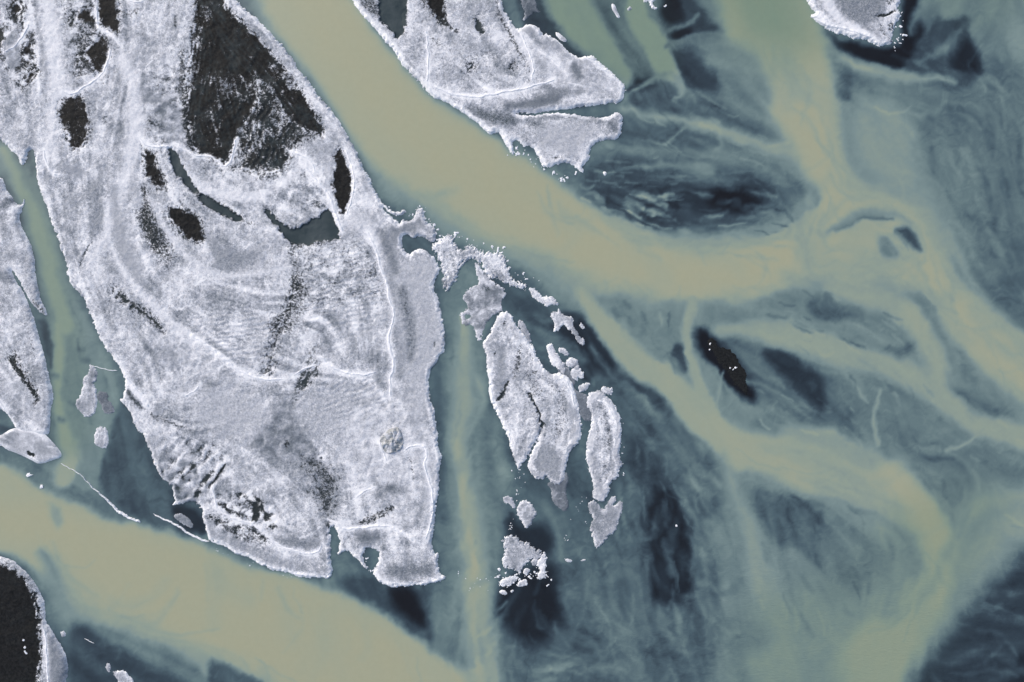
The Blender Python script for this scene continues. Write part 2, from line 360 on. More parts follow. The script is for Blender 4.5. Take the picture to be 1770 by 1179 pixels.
wpoly([(1203,568),(1216,562),(1240,582),(1282,600),(1304,640),(1314,704),(1290,694),(1240,640),(1206,602)], .02, 11)
wpoly([(1212,572),(1240,590),(1280,610),(1300,650),(1304,690),(1285,680),(1240,632),(1214,600)], -.04, 7)
wpoly([(1240,580),(1310,600),(1380,640),(1430,640),(1460,680),(1500,740),(1480,770),(1400,740),(1320,715),(1300,650)], .44, 18)
wpoly([(1312,600),(1350,605),(1400,640),(1425,655),(1434,712),(1400,695),(1350,650),(1322,625)], .18, 9)
wpoly([(1385,525),(1430,503),(1480,515),(1500,540),(1460,555),(1410,552)], .38, 10)
wpoly([(1480,595),(1540,600),(1590,590),(1550,630),(1530,625)], .40, 10)
wpoly([(1640,660),(1690,690),(1740,700),(1760,720),(1680,710),(1650,690)], .46, 12)
wpoly([(1640,600),(1670,620),(1690,660),(1660,650)], .48, 9)
wpoly([(1300,838),(1340,850),(1400,870),(1430,920),(1425,960),(1418,985),(1395,965),(1380,945),(1345,945),(1312,905)], .40, 9)
wpoly([(1405,880),(1432,890),(1425,930),(1440,960),(1418,985),(1400,950)], .34, 6)
wstroke([(1418,1010,12),(1430,1030,16),(1444,1045,6)], .50, 9)
wstroke([(1346,1060,6),(1352,1085,6),(1366,1105,4)], .52, 6)
wstroke([(1300,1010,6),(1310,1030,8),(1304,1050,5)], .52, 7)
wpoly([(1400,880),(1480,900),(1520,960),(1480,1050),(1420,1020)], .54, 20)
wpoly([(1680,500),(1730,520),(1770,545),(1950,600),(1950,480),(1770,470)], .42, 14)
wpoly([(160,780),(180,650),(230,700),(255,775),(290,840),(345,875),(360,930),(240,905),(180,860)], .34, 8)
# -- streams of silt
wstroke([(950,-140,90),(970,-10,80),(1010,50,74),(1050,105,60),(1078,140,36)], .78, 9)
wstroke([(1090,-140,30),(1096,10,34),(1125,60,44),(1148,115,40),(1165,135,26)], .80, 7)
wstroke([(1050,20,14),(1080,80,22),(1112,130,14)], .42, 9)
wstroke([(1148,132,10),(1100,160,8),(1078,180,5)], .62, 5)
wstroke([(1160,130,14),(1178,150,14),(1182,168,8),(1170,172,4)], .70, 5)
wstroke([(1080,192,10),(1130,205,14),(1180,203,16),(1240,225,22),(1300,250,26),(1370,275,36),(1410,300,40)], .76, 11)
wstroke([(1150,250,5),(1170,232,5),(1190,215,6)], .62, 4)
wstroke([(1080,258,6),(1140,262,8),(1230,268,26),(1320,282,40),(1380,300,30)], .56, 14)
wstroke([(1070,295,5),(1150,285,8),(1220,290,20)], .60, 7)
wstroke([(1240,240,8),(1250,255,6),(1215,268,5)], .6, 5)
wstroke([(1190,640,4),(1230,650,4)], .6, 3, .0, guide=False)
wstroke([(1145,55,6),(1180,45,7),(1205,28,9)], .52, 5)
wstroke([(1150,80,9),(1190,68,9),(1220,60,7),(1245,62,8)], .50, 5)
MAIN = [(410,-150),(610,-150),(606,0),(640,42),(700,118),(742,166),(800,198),(850,240),(925,292),(1000,348),(1080,388),(1150,412),(1240,420),(1330,405),(1380,390),(1430,330),(1405,320),(1372,262),(1345,215),(1318,165),(1280,112),
       (1245,70),(1235,-150),(1380,-150),(1392,0),(1420,60),(1438,110),(1446,190),(1452,260),(1480,318),(1560,350),(1600,385),(1630,440),(1660,485),(1700,528),(1770,590),(1950,690),(1950,800),(1770,690),(1720,655),(1665,610),(1632,560),(1624,500),
       (1560,500),(1500,480),(1440,476),(1370,492),(1320,508),(1230,522),(1130,518),(1020,500),(940,462),(860,428),(780,380),(715,345),(672,322),(640,285),(600,220),(560,165),(520,110),(460,35)]
wpoly(MAIN, .70, 26, .9, off=10)
wpoly(MAIN, .84, 16, off=0)
wpoly(MAIN, .95, 14, off=-8)
wpoly([(450,-150),(590,-150),(620,30),(680,110),(740,180),(840,245),(930,310),(1010,370),(1100,410),(1200,432),(1320,425),(1400,400),(1440,360),(1405,250),(1375,180),(1420,180),(1450,330),(1540,370),(1590,400),(1630,470),(1680,540),(1790,630),(1760,660),(1680,600),(1640,530),(1610,470),
       (1500,460),(1400,465),(1320,490),(1200,505),(1060,490),(960,440),(860,380),(760,320),(690,260),(600,150),(520,40)], 1.0, 26)
wstroke([(1320,402,4),(1362,388,7),(1388,366,5)], .60, 6, .8)
wstroke([(1592,398,4),(1612,440,8),(1622,484,5)], .80, 6, .8)
wstroke([(1458,428,4),(1488,414,7),(1514,408,5)], .70, 6, .9)
wstroke([(1482,492,4),(1522,488,7),(1570,472,7),(1602,450,4)], .78, 7, .9)
wstroke([(1436,300,4),(1452,330,7),(1482,346,8),(1530,346,5)], .76, 7, .9)
wstroke([(1425,440,4),(1440,425,6),(1466,412,4)], .78, 6, .8)
wpoly([(1205,90),(1232,72),(1285,74),(1322,104),(1345,165),(1330,190),(1290,152),(1240,130)], .60, 20, .9)
wstroke([(1180,408,5),(1280,404,8),(1350,388,8),(1392,352,8),(1405,325,5)], .66, 9, .9)
wstroke([(1240,428,5),(1320,420,8),(1370,402,8),(1396,374,5)], .76, 8, .8)
wstroke([(1060,392,6),(1120,412,12),(1200,424,10),(1270,424,6)], .76, 12, .7)
wstroke([(1418,405,5),(1436,366,8),(1468,340,8),(1510,342,5)], .80, 8, .8)
wstroke([(1452,250,6),(1462,300,14),(1490,340,10)], .76, 12, .7)
wstroke([(1545,460,6),(1590,480,8),(1615,520,5)], .84, 8, .8)
wstroke([(1640,400,4),(1668,470,6),(1710,520,4)], .80, 8, .5)
wstroke([(1700,575,4),(1740,610,8),(1790,650,8)], .90, 8, .7)
wstroke([(640,290,10),(680,330,30),(760,372,26),(840,418,34),(930,456,34),(1000,492,24)], .68, 24, .8)
for p in ([(1320,-100,120),(1330,20,120),(1350,90,90)],): wstroke(p, .84, 30, .8)
wpoly([(1384,352),(1404,338),(1422,342),(1412,362),(1395,372),(1382,368)], .62, 7)
wstroke([(1340,388,6),(1370,382,8),(1300,400,10),(1240,412,8)], .62, 8, .7)
wpoly([(1435,420),(1450,372),(1500,345),(1560,352),(1600,395),(1600,440),(1560,460),(1500,455),(1450,440)], .86, 16)
wstroke([(1430,405,12),(1460,382,16),(1505,364,14),(1555,368,12),(1580,388,8)], .66, 8)
wstroke([(1440,402,4),(1470,384,6),(1505,372,6),(1540,376,4)], .52, 5)
wstroke([(1500,392,5),(1540,384,7),(1570,392,6)], .90, 5)
wstroke([(1470,470,8),(1500,468,6)], .72, 8)
wpoly([(1508,408),(1524,398),(1542,412),(1562,440),(1545,450),(1520,436)], .60, 11)
wpoly([(1540,392),(1566,388),(1586,404),(1600,436),(1580,434),(1558,412)], .36, 10)
wstroke([(1545,396,3),(1562,412,5),(1574,436,3)], .6, 4)
wstroke([(1470,450,6),(1500,460,10),(1530,480,8)], .82, 7)
wpoly([(1370,492),(1400,475),(1440,480),(1500,500),(1560,530),(1500,545),(1400,520)], .66, 15, .6)
wstroke([(1440,492,30),(1520,512,30),(1570,545,34),(1602,590,34),(1622,650,30),(1640,690,14)], .80, 13)
wstroke([(1196,522,20),(1196,535,17),(1190,565,14),(1193,620,20),(1212,680,26),(1236,730,34)], .80, 6)
wstroke([(1010,500,16),(1035,550,38),(1085,605,44),(1135,650,46),(1185,695,52),(1235,742,54),(1280,785,60)], .84, 9)
wstroke([(1230,730,30),(1290,775,56),(1370,800,84),(1450,812,88),(1520,835,80),(1580,880,66),(1618,935,62)], .88, 15)
wstroke([(1360,745,14),(1420,750,40),(1500,790,40)], .74, 14)
wstroke([(1540,820,30),(1590,875,46),(1620,930,50),(1626,975,52),(1604,1025,64),(1560,1080,95),(1515,1140,130),(1480,1240,150),(1460,1320,150)], .97, 22)
wpoly([(1440,1010),(1580,1000),(1620,1060),(1640,1040),(1690,1000),(1600,1180),(1560,1330),(1380,1330),(1400,1120)], .80, 34, .5)
wstroke([(1250,790,10),(1268,835,18),(1285,880,20),(1300,925,26),(1312,990,50),(1330,1080,80),(1350,1180,110),(1360,1320,120)], .73, 14)
wstroke([(1240,900,30),(1270,1000,50),(1300,1100,60)], .62, 20)
wstroke([(1400,1040,60),(1420,1120,80),(1430,1240,80)], .70, 30)
wstroke([(1498,900,26),(1545,940,30),(1560,1000,34),(1540,1050,40)], .68, 16)
wpoly([(1560,900),(1598,950),(1600,1000),(1580,1010),(1560,960)], .55, 16, .6)
wstroke([(1240,565,14),(1310,568,34),(1380,590,46),(1450,610,50),(1520,625,44),(1590,660,40),(1650,705,36),(1720,745,44),(1800,760,60),(1950,770,60)], .78, 12)
wstroke([(1290,655,5),(1330,670,7),(1380,710,6),(1400,720,5)], .56, 6)
wstroke([(1240,640,5),(1275,685,8),(1300,720,8)], .66, 7)
wstroke([(1238,700,5),(1246,660,6),(1252,640,3)], .74, 5)
wstroke([(1518,675,5),(1514,720,7),(1517,765,9)], .74, 4)
wstroke([(1470,660,3),(1485,680,6),(1500,695,4)], .72, 4)
wstroke([(1635,782,5),(1670,765,7),(1700,742,5)], .74, 4)
wstroke([(1640,960,24),(1670,900,20),(1720,868,20),(1800,850,24),(1950,840,24)], .74, 14)
wstroke([(1670,980,40),(1720,930,40),(1800,890,50)], .74, 22)
wpoly([(1950,880),(1770,962),(1712,1006),(1680,1044),(1650,1085),(1600,1140),(1570,1190),(1540,1330),(1950,1330)], .19, 28)
wpoly([(1950,1010),(1770,1100),(1700,1200),(1950,1200)], .06, 30)
wstroke([(1680,1060,12),(1740,1075,16),(1820,1070,16)], .34, 12)
wstroke([(1680,1130,14),(1740,1110,18),(1830,1120,20)], .30, 14)
wstroke([(1740,1020,8),(1790,1010,10)], .28, 8)
wstroke([(1585,105,8),(1620,88,14),(1650,62,14),(1665,45,8)], .46, 9)
wstroke([(1455,100,10),(1490,118,22),(1545,133,26),(1600,138,12),(1650,146,6)], .74, 8)
wstroke([(1590,20,20),(1575,50,8)], .45, 8)
wpoly([(1620,-150),(1690,-150),(1672,22),(1640,38),(1618,30)], .66, 8)
# stream west of the split bar
wpoly([(768,470),(830,450),(850,540),(840,640),(850,720),(880,800),(872,900),(862,1000),(850,1080),(880,1330),(700,1330),(770,1180),(775,1050),(770,900),(766,760),(765,620)], .56, 12)
wstroke([(800,540,8),(803,600,26),(798,680,34),(794,740,32),(800,800,36),(810,860,40),(818,930,44),(820,1000,46),(822,1080,60),(828,1180,80),(830,1330,90)], .77, 15)
wstroke([(790,760,8),(800,830,10),(812,900,12),(820,990,10),(818,1100,9),(824,1200,12)], .87, 9)
wstroke([(812,640,6),(832,680,16),(828,720,12),(808,760,10)], .72, 9)
wstroke([(797,545,4),(797,600,6),(800,640,4)], .8, 4)
wstroke([(905,842,10),(935,870,14),(958,900,12),(966,960,10)], .48, 9)
wstroke([(1000,945,14),(1020,1010,30),(1060,1080,50),(1100,1180,70)], .46, 18)
wstroke([(1088,820,14),(1092,900,34),(1100,1000,30),(1110,1080,40)], .44, 16)
wstroke([(1150,935,8),(1160,990,12)], .34, 7)
wstroke([(960,1075,5),(968,1110,8)], .36, 6)
wstroke([(965,1150,10),(1010,1138,8),(1060,1132,6)], .46, 9)
wstroke([(980,1155,4),(1040,1145,14)], .22, 9, .6)
wstroke([(855,1060,4),(875,1045,6)], .4, 4)
wstroke([(1020,600,6),(1060,650,12),(1110,700,18),(1150,740,22),(1180,800,22)], .44, 8)
wstroke([(900,560,10),(960,590,14),(1010,620,14)], .42, 8)
wpoly([(1130,690),(1190,740),(1240,820),(1250,900),(1200,880),(1180,800)], .46, 18)
wpoly([(735,1020),(765,1010),(800,1060),(820,1160),(780,1150),(745,1090)], .55, 14)
# bottom left: the wide tan channel
wpoly([(-150,770),(0,800),(40,830),(100,862),(150,870),(185,892),(240,912),(290,915),(360,945),(440,982),(520,1006),(590,1024),(650,1052),(700,1088),(750,1125),(800,1170),(850,1330),(400,1330),(380,1200),
       (330,1140),(260,1115),(180,1080),(120,1050),(95,1020),(60,980),(0,945),(-150,930)], .92, 12)
wpoly([(-150,850),(40,870),(160,900),(300,940),(420,990),(540,1030),(640,1080),(720,1140),(780,1240),(560,1330),(520,1180),(430,1150),(340,1110),(230,1060),(150,1000),(60,930),(-150,900)], 1.0, 22)
wstroke([(80,960,14),(105,1010,20),(115,1060,26),(160,1100,30)], .58, 14)
wstroke([(88,1000,30),(125,1062,44),(195,1095,50),(300,1130,50),(400,1165,44),(440,1230,40)], .70, 24, .85)
wpoly([(112,1080),(150,1075),(200,1110),(260,1150),(330,1175),(370,1330),(100,1330),(115,1160)], .28, 16)
wstroke([(180,1085,10),(260,1125,24),(330,1160,20)], .52, 12)
wpoly([(350,1140),(385,1142),(420,1160),(480,1190),(500,1330),(340,1330)], .34, 10)
wpoly([(85,865),(110,880),(105,915),(88,905)], .74, 8)
wpoly([(48,815),(70,815),(90,830),(75,848),(55,835)], .52, 7)
# left channel
wpoly([(-150,240),(0,250),(40,290),(62,290),(66,330),(100,420),(125,500),(150,540),(200,640),(210,700),(180,780),(170,860),(60,810),(100,790),(90,700),(80,560),(60,430),(36,372),(40,350),(0,300),(-150,270)], .62, 6)
wstroke([(0,262,14),(30,315,18),(60,370,26),(80,430,26),(95,500,28),(112,560,30)], .80, 9)
wstroke([(95,560,14),(102,620,20),(98,680,18),(112,730,22),(120,780,30),(105,830,30)], .84, 9)
wstroke([(140,580,4),(146,560,6),(150,545,4)], .66, 8)
wstroke([(55,265,6),(52,300,7)], .52, 4)
wpoly([(-40,725),(14,735),(24,744),(-40,756)], .30, 5)
wpoly([(62,546),(76,552),(90,600),(92,640),(80,620),(70,580)], .32, 5)
for (x_, y_, r_) in ((140, 600, 8), (150, 618, 10), (112, 728, 8), (130, 700, 5), (95, 648, 5)): wstroke([(x_ - 4, y_, r_), (x_ + 5, y_ + 3, r_)], .42, 6, .8, guide=False)
# pool strip between the shore ice and the long ridge
wpoly([(300,870),(345,878),(356,926),(330,918),(300,892)], .12, 6)
# green (less muddy) water
for pts, sf, a in (([(880,-150),(1100,-150),(1180,60),(1170,150),(1060,150),(940,60)], 20, .75), ([(1200,-150),(1400,-150),(1415,60),(1425,90),(1330,110),(1230,60)], 75, .9), ([(-20,230),(60,260),(130,500),(180,780),(60,790),(80,560),(30,350)], 20, .55),
                   ([(1560,-150),(1760,-150),(1770,60),(1600,60)], 30, .5), ([(1250,1040),(1420,1000),(1640,800),(1770,860),(1650,1080),(1560,1330),(1240,1330)], 50, .5)):
    wpoly(pts, a, sf, 1.0, GREEN)
wpoly([(1080,740),(1260,880),(1480,960),(1700,960),(1950,900),(1950,1330),(800,1330),(960,1100)], .9, 60, 1.0, RIP)
# short wisps of silt and clear water drawn out by the current
WFX, WFY = flow_field(GX, GY, GUIDES, 32.0, .28)
def wisps(pts, n, lo, hi, seed, lmin=14, lmax=55, wmin=1.5, wmax=5, vmax=.8, sf=1.3):
    r = np.random.default_rng(seed); a = np.array(pts, float)
    for _ in range(n * 6):
        if n <= 0: break
        x = r.uniform(a[:, 0].min(), a[:, 0].max()); y = r.uniform(a[:, 1].min(), a[:, 1].max())
        if poly_sdf(np.array([[x]]), np.array([[y]]), pts, 0)[0, 0] < 0: continue
        n -= 1; L = r.uniform(lmin, lmax); w = r.uniform(wmin, wmax); P = []; q = 0.0; tw = r.normal() * .012
        dv = r.uniform(lo, hi)
        while q < L:
            P.append((x, y, w * math.sin(math.pi * (q + 2) / (L + 4)) + .4))
            i = min(max(int((x + 150) / 2), 0), GX.shape[1] - 1); j = min(max(int((y + 150) / 2), 0), GX.shape[0] - 1)
            vx, vy = WFX[j, i], WFY[j, i]; th = tw * q; c_, s_ = math.cos(th), math.sin(th)
            x += 4 * (vx * c_ - vy * s_); y += 4 * (vx * s_ + vy * c_); q += 4
        if len(P) < 3: continue
        J, I = win(gx, gy, P, 22); s, _ = stroke_sdf(QX[J, I], QY[J, I], P, 0)
        if vmax > 1:
            al = sstep(-w * sf, w * .5, s) * min(abs(dv) * 3.2, .5); V[J, I] = V[J, I] + ((.74 if dv < 0 else 1.0) - V[J, I]) * al * sstep(.62, .78, V[J, I]); continue
        V[J, I] += dv * sstep(-w * sf, w * .5, s) * sstep(vmax + .03, vmax - .06, V[J, I])
wisps([(1010,190),(1100,130),(1240,150),(1380,260),(1390,330),(1300,330),(1000,330)], 110, -.09, .13, 1)
wisps([(1000,280),(1160,280),(1180,400),(1080,390),(1000,350)], 60, -.06, .20, 2, 10, 34, 1.2, 3.5)
wisps([(1060,320),(1340,320),(1300,390),(1100,400)], 60, -.10, .22, 3, 10, 46, 1.5, 6)
wisps([(1010,330),(1120,318),(1160,390),(1060,380)], 34, .04, .30, 32, 12, 44, 2, 6)
wisps([(1160,400),(1390,340),(1420,400),(1300,430)], 18, -.18, .05, 31, 30, 80, 2, 6)
wisps([(1020,520),(1180,530),(1200,700),(1060,600)], 40, -.14, .06, 4, 8, 30, 1.5, 5)
wisps([(1280,500),(1500,500),(1640,620),(1600,700),(1400,640)], 60, -.14, .08, 5, 12, 50, 1.5, 5)
wisps([(1240,640),(1450,640),(1500,770),(1300,730)], 50, -.08, .14, 6, 10, 40, 1.5, 5)
wisps([(880,500),(1010,560),(1200,720),(1250,900),(1000,900),(1080,740)], 70, -.07, .12, 7, 16, 70, 2, 7)
wisps([(1070,740),(1250,760),(1260,1179),(860,1179),(870,1010),(1060,960)], 100, -.06, .10, 8, 30, 110, 3, 10)
wisps([(1280,840),(1560,880),(1540,1100),(1300,1100)], 60, -.10, .06, 9, 14, 60, 2, 6)
wisps([(1420,30),(1700,30),(1760,250),(1700,330),(1480,180)], 60, -.07, .11, 10, 20, 80, 2, 7)
wisps([(1600,200),(1770,200),(1770,540),(1650,460)], 40, -.07, .06, 11, 20, 80, 3, 9)
wisps([(1600,1120),(1770,980),(1770,1179),(1590,1179)], 26, .0, .10, 12, 30, 90, 3, 10)
wisps([(1640,620),(1770,720),(1770,940),(1600,860),(1560,760)], 34, -.08, .08, 13, 16, 60, 2, 6)
wisps([(770,470),(850,500),(870,1179),(780,1179)], 60, -.10, .07, 14, 20, 90, 3, 9, .95)
wisps([(60,360),(120,480),(200,650),(160,780),(100,790)], 24, -.10, .08, 15, 12, 50, 2, 6)
wisps([(620,340),(760,400),(960,480),(1000,540),(840,440),(700,380)], 24, -.08, .06, 16, 16, 50, 2, 7)
for k_, (pp, n_) in enumerate((([(880,300),(1000,335),(1100,385),(1250,410),(1390,370),(1430,420),(1250,450),(1060,430),(930,360)], 34), ([(640,290),(760,360),(900,440),(1020,500),(1180,520),(1180,500),(1000,470),(860,400),(720,330)], 34),
        ([(1340,290),(1480,300),(1620,390),(1620,480),(1480,460),(1360,440)], 34), ([(1620,430),(1770,570),(1770,690),(1640,560)], 20), ([(1260,760),(1480,800),(1640,960),(1560,1100),(1580,950),(1460,860),(1300,830)], 36),
        ([(1200,520),(1440,480),(1620,520),(1600,480),(1420,460),(1230,500)], 26), ([(1290,60),(1360,150),(1400,260),(1440,260),(1430,120)], 16), ([(60,900),(200,1040),(420,1130),(560,1179),(400,1179),(120,1050)], 26), ([(200,910),(500,1010),(760,1140),(700,1140),(460,1020)], 16))):
    wisps(pp, n_, -.17, .05, 60 + k_, 50, 140, 4, 13, 1.2, 2.2); wisps(pp, n_ * 2, -.16, .06, 90 + k_, 30, 120, 1.5, 4, 1.2, 2.0)
wisps([(850,980),(970,980),(980,1179),(870,1179)], 30, .03, .16, 80, 20, 80, 2, 7)
wisps([(1100,820),(1205,830),(1205,1060),(1110,1060)], 34, .02, .14, 81, 20, 80, 2, 8)
# clear dark water hugging the shores
HALO = np.full(GX.shape, -99.0)
for pts in (A_OUT, Q_OUT, O_OUT, N_OUT, SLAB_OUT, B_OUT, C_OUT):
    J, I = win(gx, gy, pts, 30); HALO[J, I] = np.maximum(HALO[J, I], poly_sdf(GX[J, I], GY[J, I], pts, 1))
hal = np.exp(-np.clip(-HALO, 0, 99) / 6.5) * (0.55 + 0.5 * fbm(GX / 40, GY / 40, 77, 2))
V = V * (1 - .55 * np.clip(hal, 0, 1)) + .22 * .55 * np.clip(hal, 0, 1)
# streaks carried by the current (noise smeared along the flow)
def lic(src, n, st, fxs, fys):
    h, w = src.shape; acc = src.copy()
    for sg in (1, -1):
        cx_, cy_ = np.meshgrid(np.arange(w, dtype=np.float32), np.arange(h, dtype=np.float32))
        for _ in range(n):
            ix = np.clip(cx_, 0, w - 1).astype(int); iy = np.clip(cy_, 0, h - 1).astype(int)
            cx_ = cx_ + sg * st * fxs[iy, ix]; cy_ = cy_ + sg * st * fys[iy, ix]
            ix = np.clip(cx_, 0, w - 1).astype(int); iy = np.clip(cy_, 0, h - 1).astype(int)
            acc += src[iy, ix]
    acc /= (2 * n + 1); acc -= acc.mean(); return acc / acc.std()
FXW, FYW = flow_field(GX, GY, GUIDES, 32.0, .3)
L1 = lic(fbm(GX / 11, GY / 11, 41, 3), 9, 1.4, FXW, FYW); L2 = lic(fbm(GX / 34, GY / 30, 43, 4), 14, 2.2, FXW, FYW)
fwx = GX + 16 * fbm(GX / 34, GY / 34, 91, 3); fwy = GY + 16 * fbm(GX / 34, GY / 34, 93, 3)
cl = fbm(fwx / 60, fwy / 60, 51, 5, .6); cf = fbm(fwx / 15, fwy / 11, 53, 4, .62)
pm = sstep(-.25, .45, fbm(GX / 90, GY / 90, 95, 3))
amp = 0.17 + 0.9 * np.exp(-((V - .42) / .24) ** 2)
V = V + amp * (0.014 * L1 * pm + 0.030 * L2 + 0.10 * cl + (.03 + 0.06 * (1 - pm)) * cf)
V = np.clip(V, 0, 1.06)
stops = [0, .14, .28, .42, .56, .68, .80, .92, 1.06]
cols = np.array([lin(c) for c in ((25,26,30), (39,48,56), (56,70,79), (77,96,103), (101,121,122), (122,141,138), (142,155,140), (156,161,138), (163,162,134))])
RGB = np.stack([np.interp(V, stops, cols[:, k]) for k in range(3)], -1)
gc = np.stack([np.interp(V, [0, .3, .56, .8, 1.0], [lin(c)[k] for c in ((24,27,29), (56,72,77), (92,112,111), (114,136,119), (128,143,120))]) for k in range(3)], -1)
RGB = RGB * (1 - GREEN[..., None]) + gc * GREEN[..., None]
ALB = 1.0 / 0.905        # display value of a white (albedo 0.8) surface is taken as about 0.64
def to_alb(c): return np.clip(c * ALB, 0, .95)
# sheet: fine in view, stretched to the horizon outside
far = np.array([40, 120, 400, 1500, 8000, 30000.0])
ex = np.concatenate([gx[0] - far[::-1], gx, gx[-1] + far]); ey = np.concatenate([gy[0] - far[::-1], gy, gy[-1] + far])
ci = np.clip(np.arange(len(ex)) - len(far), 0, len(gx) - 1); cj = np.clip(np.arange(len(ey)) - len(far), 0, len(gy) - 1)
EX, EY = np.meshgrid(ex, ey); RG = to_alb(RGB)[cj][:, ci]; RP = RIP[cj][:, ci]
def grid_faces(h, w, mask=None):
    idx = np.arange(h * w).reshape(h, w)
    F = np.stack([idx[1:, :-1], idx[1:, 1:], idx[:-1, 1:], idx[:-1, :-1]], -1)
    return F[mask] if mask is not None else F.reshape(-1, 4)
Vw = np.stack([wx(EX), wy(EY), np.zeros(EX.shape)], -1).reshape(-1, 3)
wat = mesh_obj("water", Vw, grid_faces(*EX.shape), M_WATER, attrs={"silt": RG.reshape(-1, 3), "ripple": RP.ravel()})
tag(wat, "silty braided river water with tan plumes curling through dark blue channels", kind="structure")

# ------------------------------------------------------------------ frosted bars and floes
def island(name, out, label, cat, group=None, step=2.0, H=0.32, rough=1.5, wamp=3.0, cover=.80, grain=.42, lum=1.0, wet=0.0, rim=.35, seed=0, band=0.0,
           patches=(), marks=(), ridges=(), relief=.10, single=False, crust="snow_crust", ridge_w=1.0, holes=(), flow=(), streak=1.0, veins=1.0, grooves=(), shelf=0.0):
    """out: shoreline. patches: (part_name, polygon or stroke, dict(cover,grain,wet,lum,dz)). marks: soft dabs (shape, soft, dict). ridges: strokes of raised rime."""
    a = np.array(out, float); pad = 8
    xs = np.arange(a[:, 0].min() - pad, a[:, 0].max() + pad, step); ys = np.arange(a[:, 1].min() - pad, a[:, 1].max() + pad, step)
    X, Y = np.meshgrid(xs, ys)
    ux = X + wamp * fbm(X / 22, Y / 22, seed + 3, 3); uy = Y + wamp * fbm(X / 22, Y / 22, seed + 9, 3)
    S = poly_sdf(ux, uy, out, 1) + rough * (fbm(X / 5.5, Y / 5.5, seed + 21, 3) * 1.6 + fbm(X / 2.6, Y / 2.6, seed + 23, 2))
    for hsh, hs in holes:
        J, I = win(xs, ys, hsh, 8)
        S[J, I] = np.minimum(S[J, I], -poly_sdf(ux[J, I], uy[J, I], hsh, 1) + hs * fbm(X[J, I] / 5, Y[J, I] / 5, seed + 25, 3))
    cov = np.full(X.shape, float(cover)); grn = np.full(X.shape, float(grain)); wt = np.full(X.shape, max(float(wet), .45 if cover > .3 else 0.0)); blot = np.zeros(X.shape); lm = np.full(X.shape, float(lum)); dz = np.zeros(X.shape)
    big = fbm(X / 70, Y / 70, seed + 31, 4); mid = fbm(X / 18, Y / 18, seed + 33, 4)
    fin = fbm(X / 8, Y / 8, seed + 38, 3)
    vx_ = X + 9 * fbm(X / 20, Y / 20, seed + 71, 3); vy_ = Y + 9 * fbm(X / 20, Y / 20, seed + 72, 3); vein = 0
    for vi, (vs, vw) in enumerate(((52, .035), (33, .05), (22, .06))):
        nv = fbm(vx_ / vs, vy_ / vs, seed + 73 + vi, 2); mk = sstep(-.12, .35, fbm(X / 55, Y / 55, seed + 76 + vi, 2))
        vein = vein + np.exp(-(nv / vw) ** 2) * mk * (.8, .6, .5)[vi]
    vein = vein * veins
    cov += .34 * vein; lm += .36 * vein
    cov += .15 * big + .17 * mid + .11 * fin; lm += (.40 * fbm(X / 46, Y / 46, seed + 35, 5, .62) - .05 + .10 * fin) * lum; grn += .16 * fbm(X / 50, Y / 50, seed + 37, 3)
    gl = [np.vstack([a, a[:1]])] + [np.array(g, float) for g in flow for _ in range(3)]
    fx_, fy_ = flow_field(X, Y, gl, 28.0, .25)
    l1 = np.zeros(X.shape)
    if X.size > 3000:
        l1 = lic(fbm(X / 5, Y / 5, seed + 65, 3), 7, 1.3, fx_, fy_); l2 = lic(fbm(X / 15, Y / 15, seed + 67, 3), 24, 2.0, fx_, fy_)
        sp = sstep(-.3, .4, fbm(X / 60, Y / 60, seed + 69, 2) + .15) * streak
        cov += (.05 * l1 + .04 * l2) * sp; lm += (.045 * l1 + .10 * l2) * sp
    if band: cov += band * np.sin(S / 5.5 + 3 * big) * (.5 + .5 * mid)
    labels = np.zeros((len(ys) - 1, len(xs) - 1), int)
    def shape_sdf(sh, J, I, wob=1.0):
        jx = X[J, I] + wob * (3.2 * fbm(X[J, I] / 12, Y[J, I] / 12, seed + 51, 4, .65)); jy = Y[J, I] + wob * (3.2 * fbm(X[J, I] / 12, Y[J, I] / 12, seed + 53, 4, .65))
        if len(sh[0]) == 2: return poly_sdf(jx, jy, sh, 1)
        return stroke_sdf(jx, jy, sh, 1)[0]
    def apply(sh, soft, d, J, I, s):
        al = sstep(-soft, soft, s + soft * .5 * fbm(X[J, I] / 6, Y[J, I] / 6, seed + 57, 3)) * d.get('a', 1.0)
        for key, T in (('cover', cov), ('grain', grn), ('wet', wt), ('lum', lm), ('dz', dz), ('blot', blot)):
            if key in d: T[J, I] = T[J, I] * (1 - al) + d[key] * al
    for sh, soft, d in marks:
        J, I = win(xs, ys, sh, soft * 1.5 + 6)
        if X[J, I].size: apply(sh, soft, d, J, I, shape_sdf(sh, J, I))
    for pi, (pn, sh, d) in enumerate(patches):
        J, I = win(xs, ys, sh, 12)
        if not X[J, I].size: continue
        s = shape_sdf(sh, J, I, 1.9); so = d.get('soft', 6.0)
        fr = np.exp(-np.abs(s) / (1.8 * so)) * d.get('fringe', .24); cov[J, I] -= fr * (s < 0); grn[J, I] = np.clip(grn[J, I] + fr * .6, 0, .62)
        apply(sh, so, d, J, I, s)
        if d.get('wisp'): wt[J, I] += sstep(0, 6, s) * np.clip(.10 + .5 * fbm(X[J, I] / 30, Y[J, I] / 30, 17, 5, .6) + .10 * l1[J, I], 0, .6) * min(1, d['wisp'] * 3)
        if d.get('wisp'): cov[J, I] += sstep(0, 8, s) * d['wisp'] * np.clip(fbm(X[J, I] / 60, Y[J, I] / 60, 7, 2) + .25 + .13 * l1[J, I] + 1.0 * fbm(X[J, I] / 16, Y[J, I] / 16, 9, 5, .65), 0, 1.4)
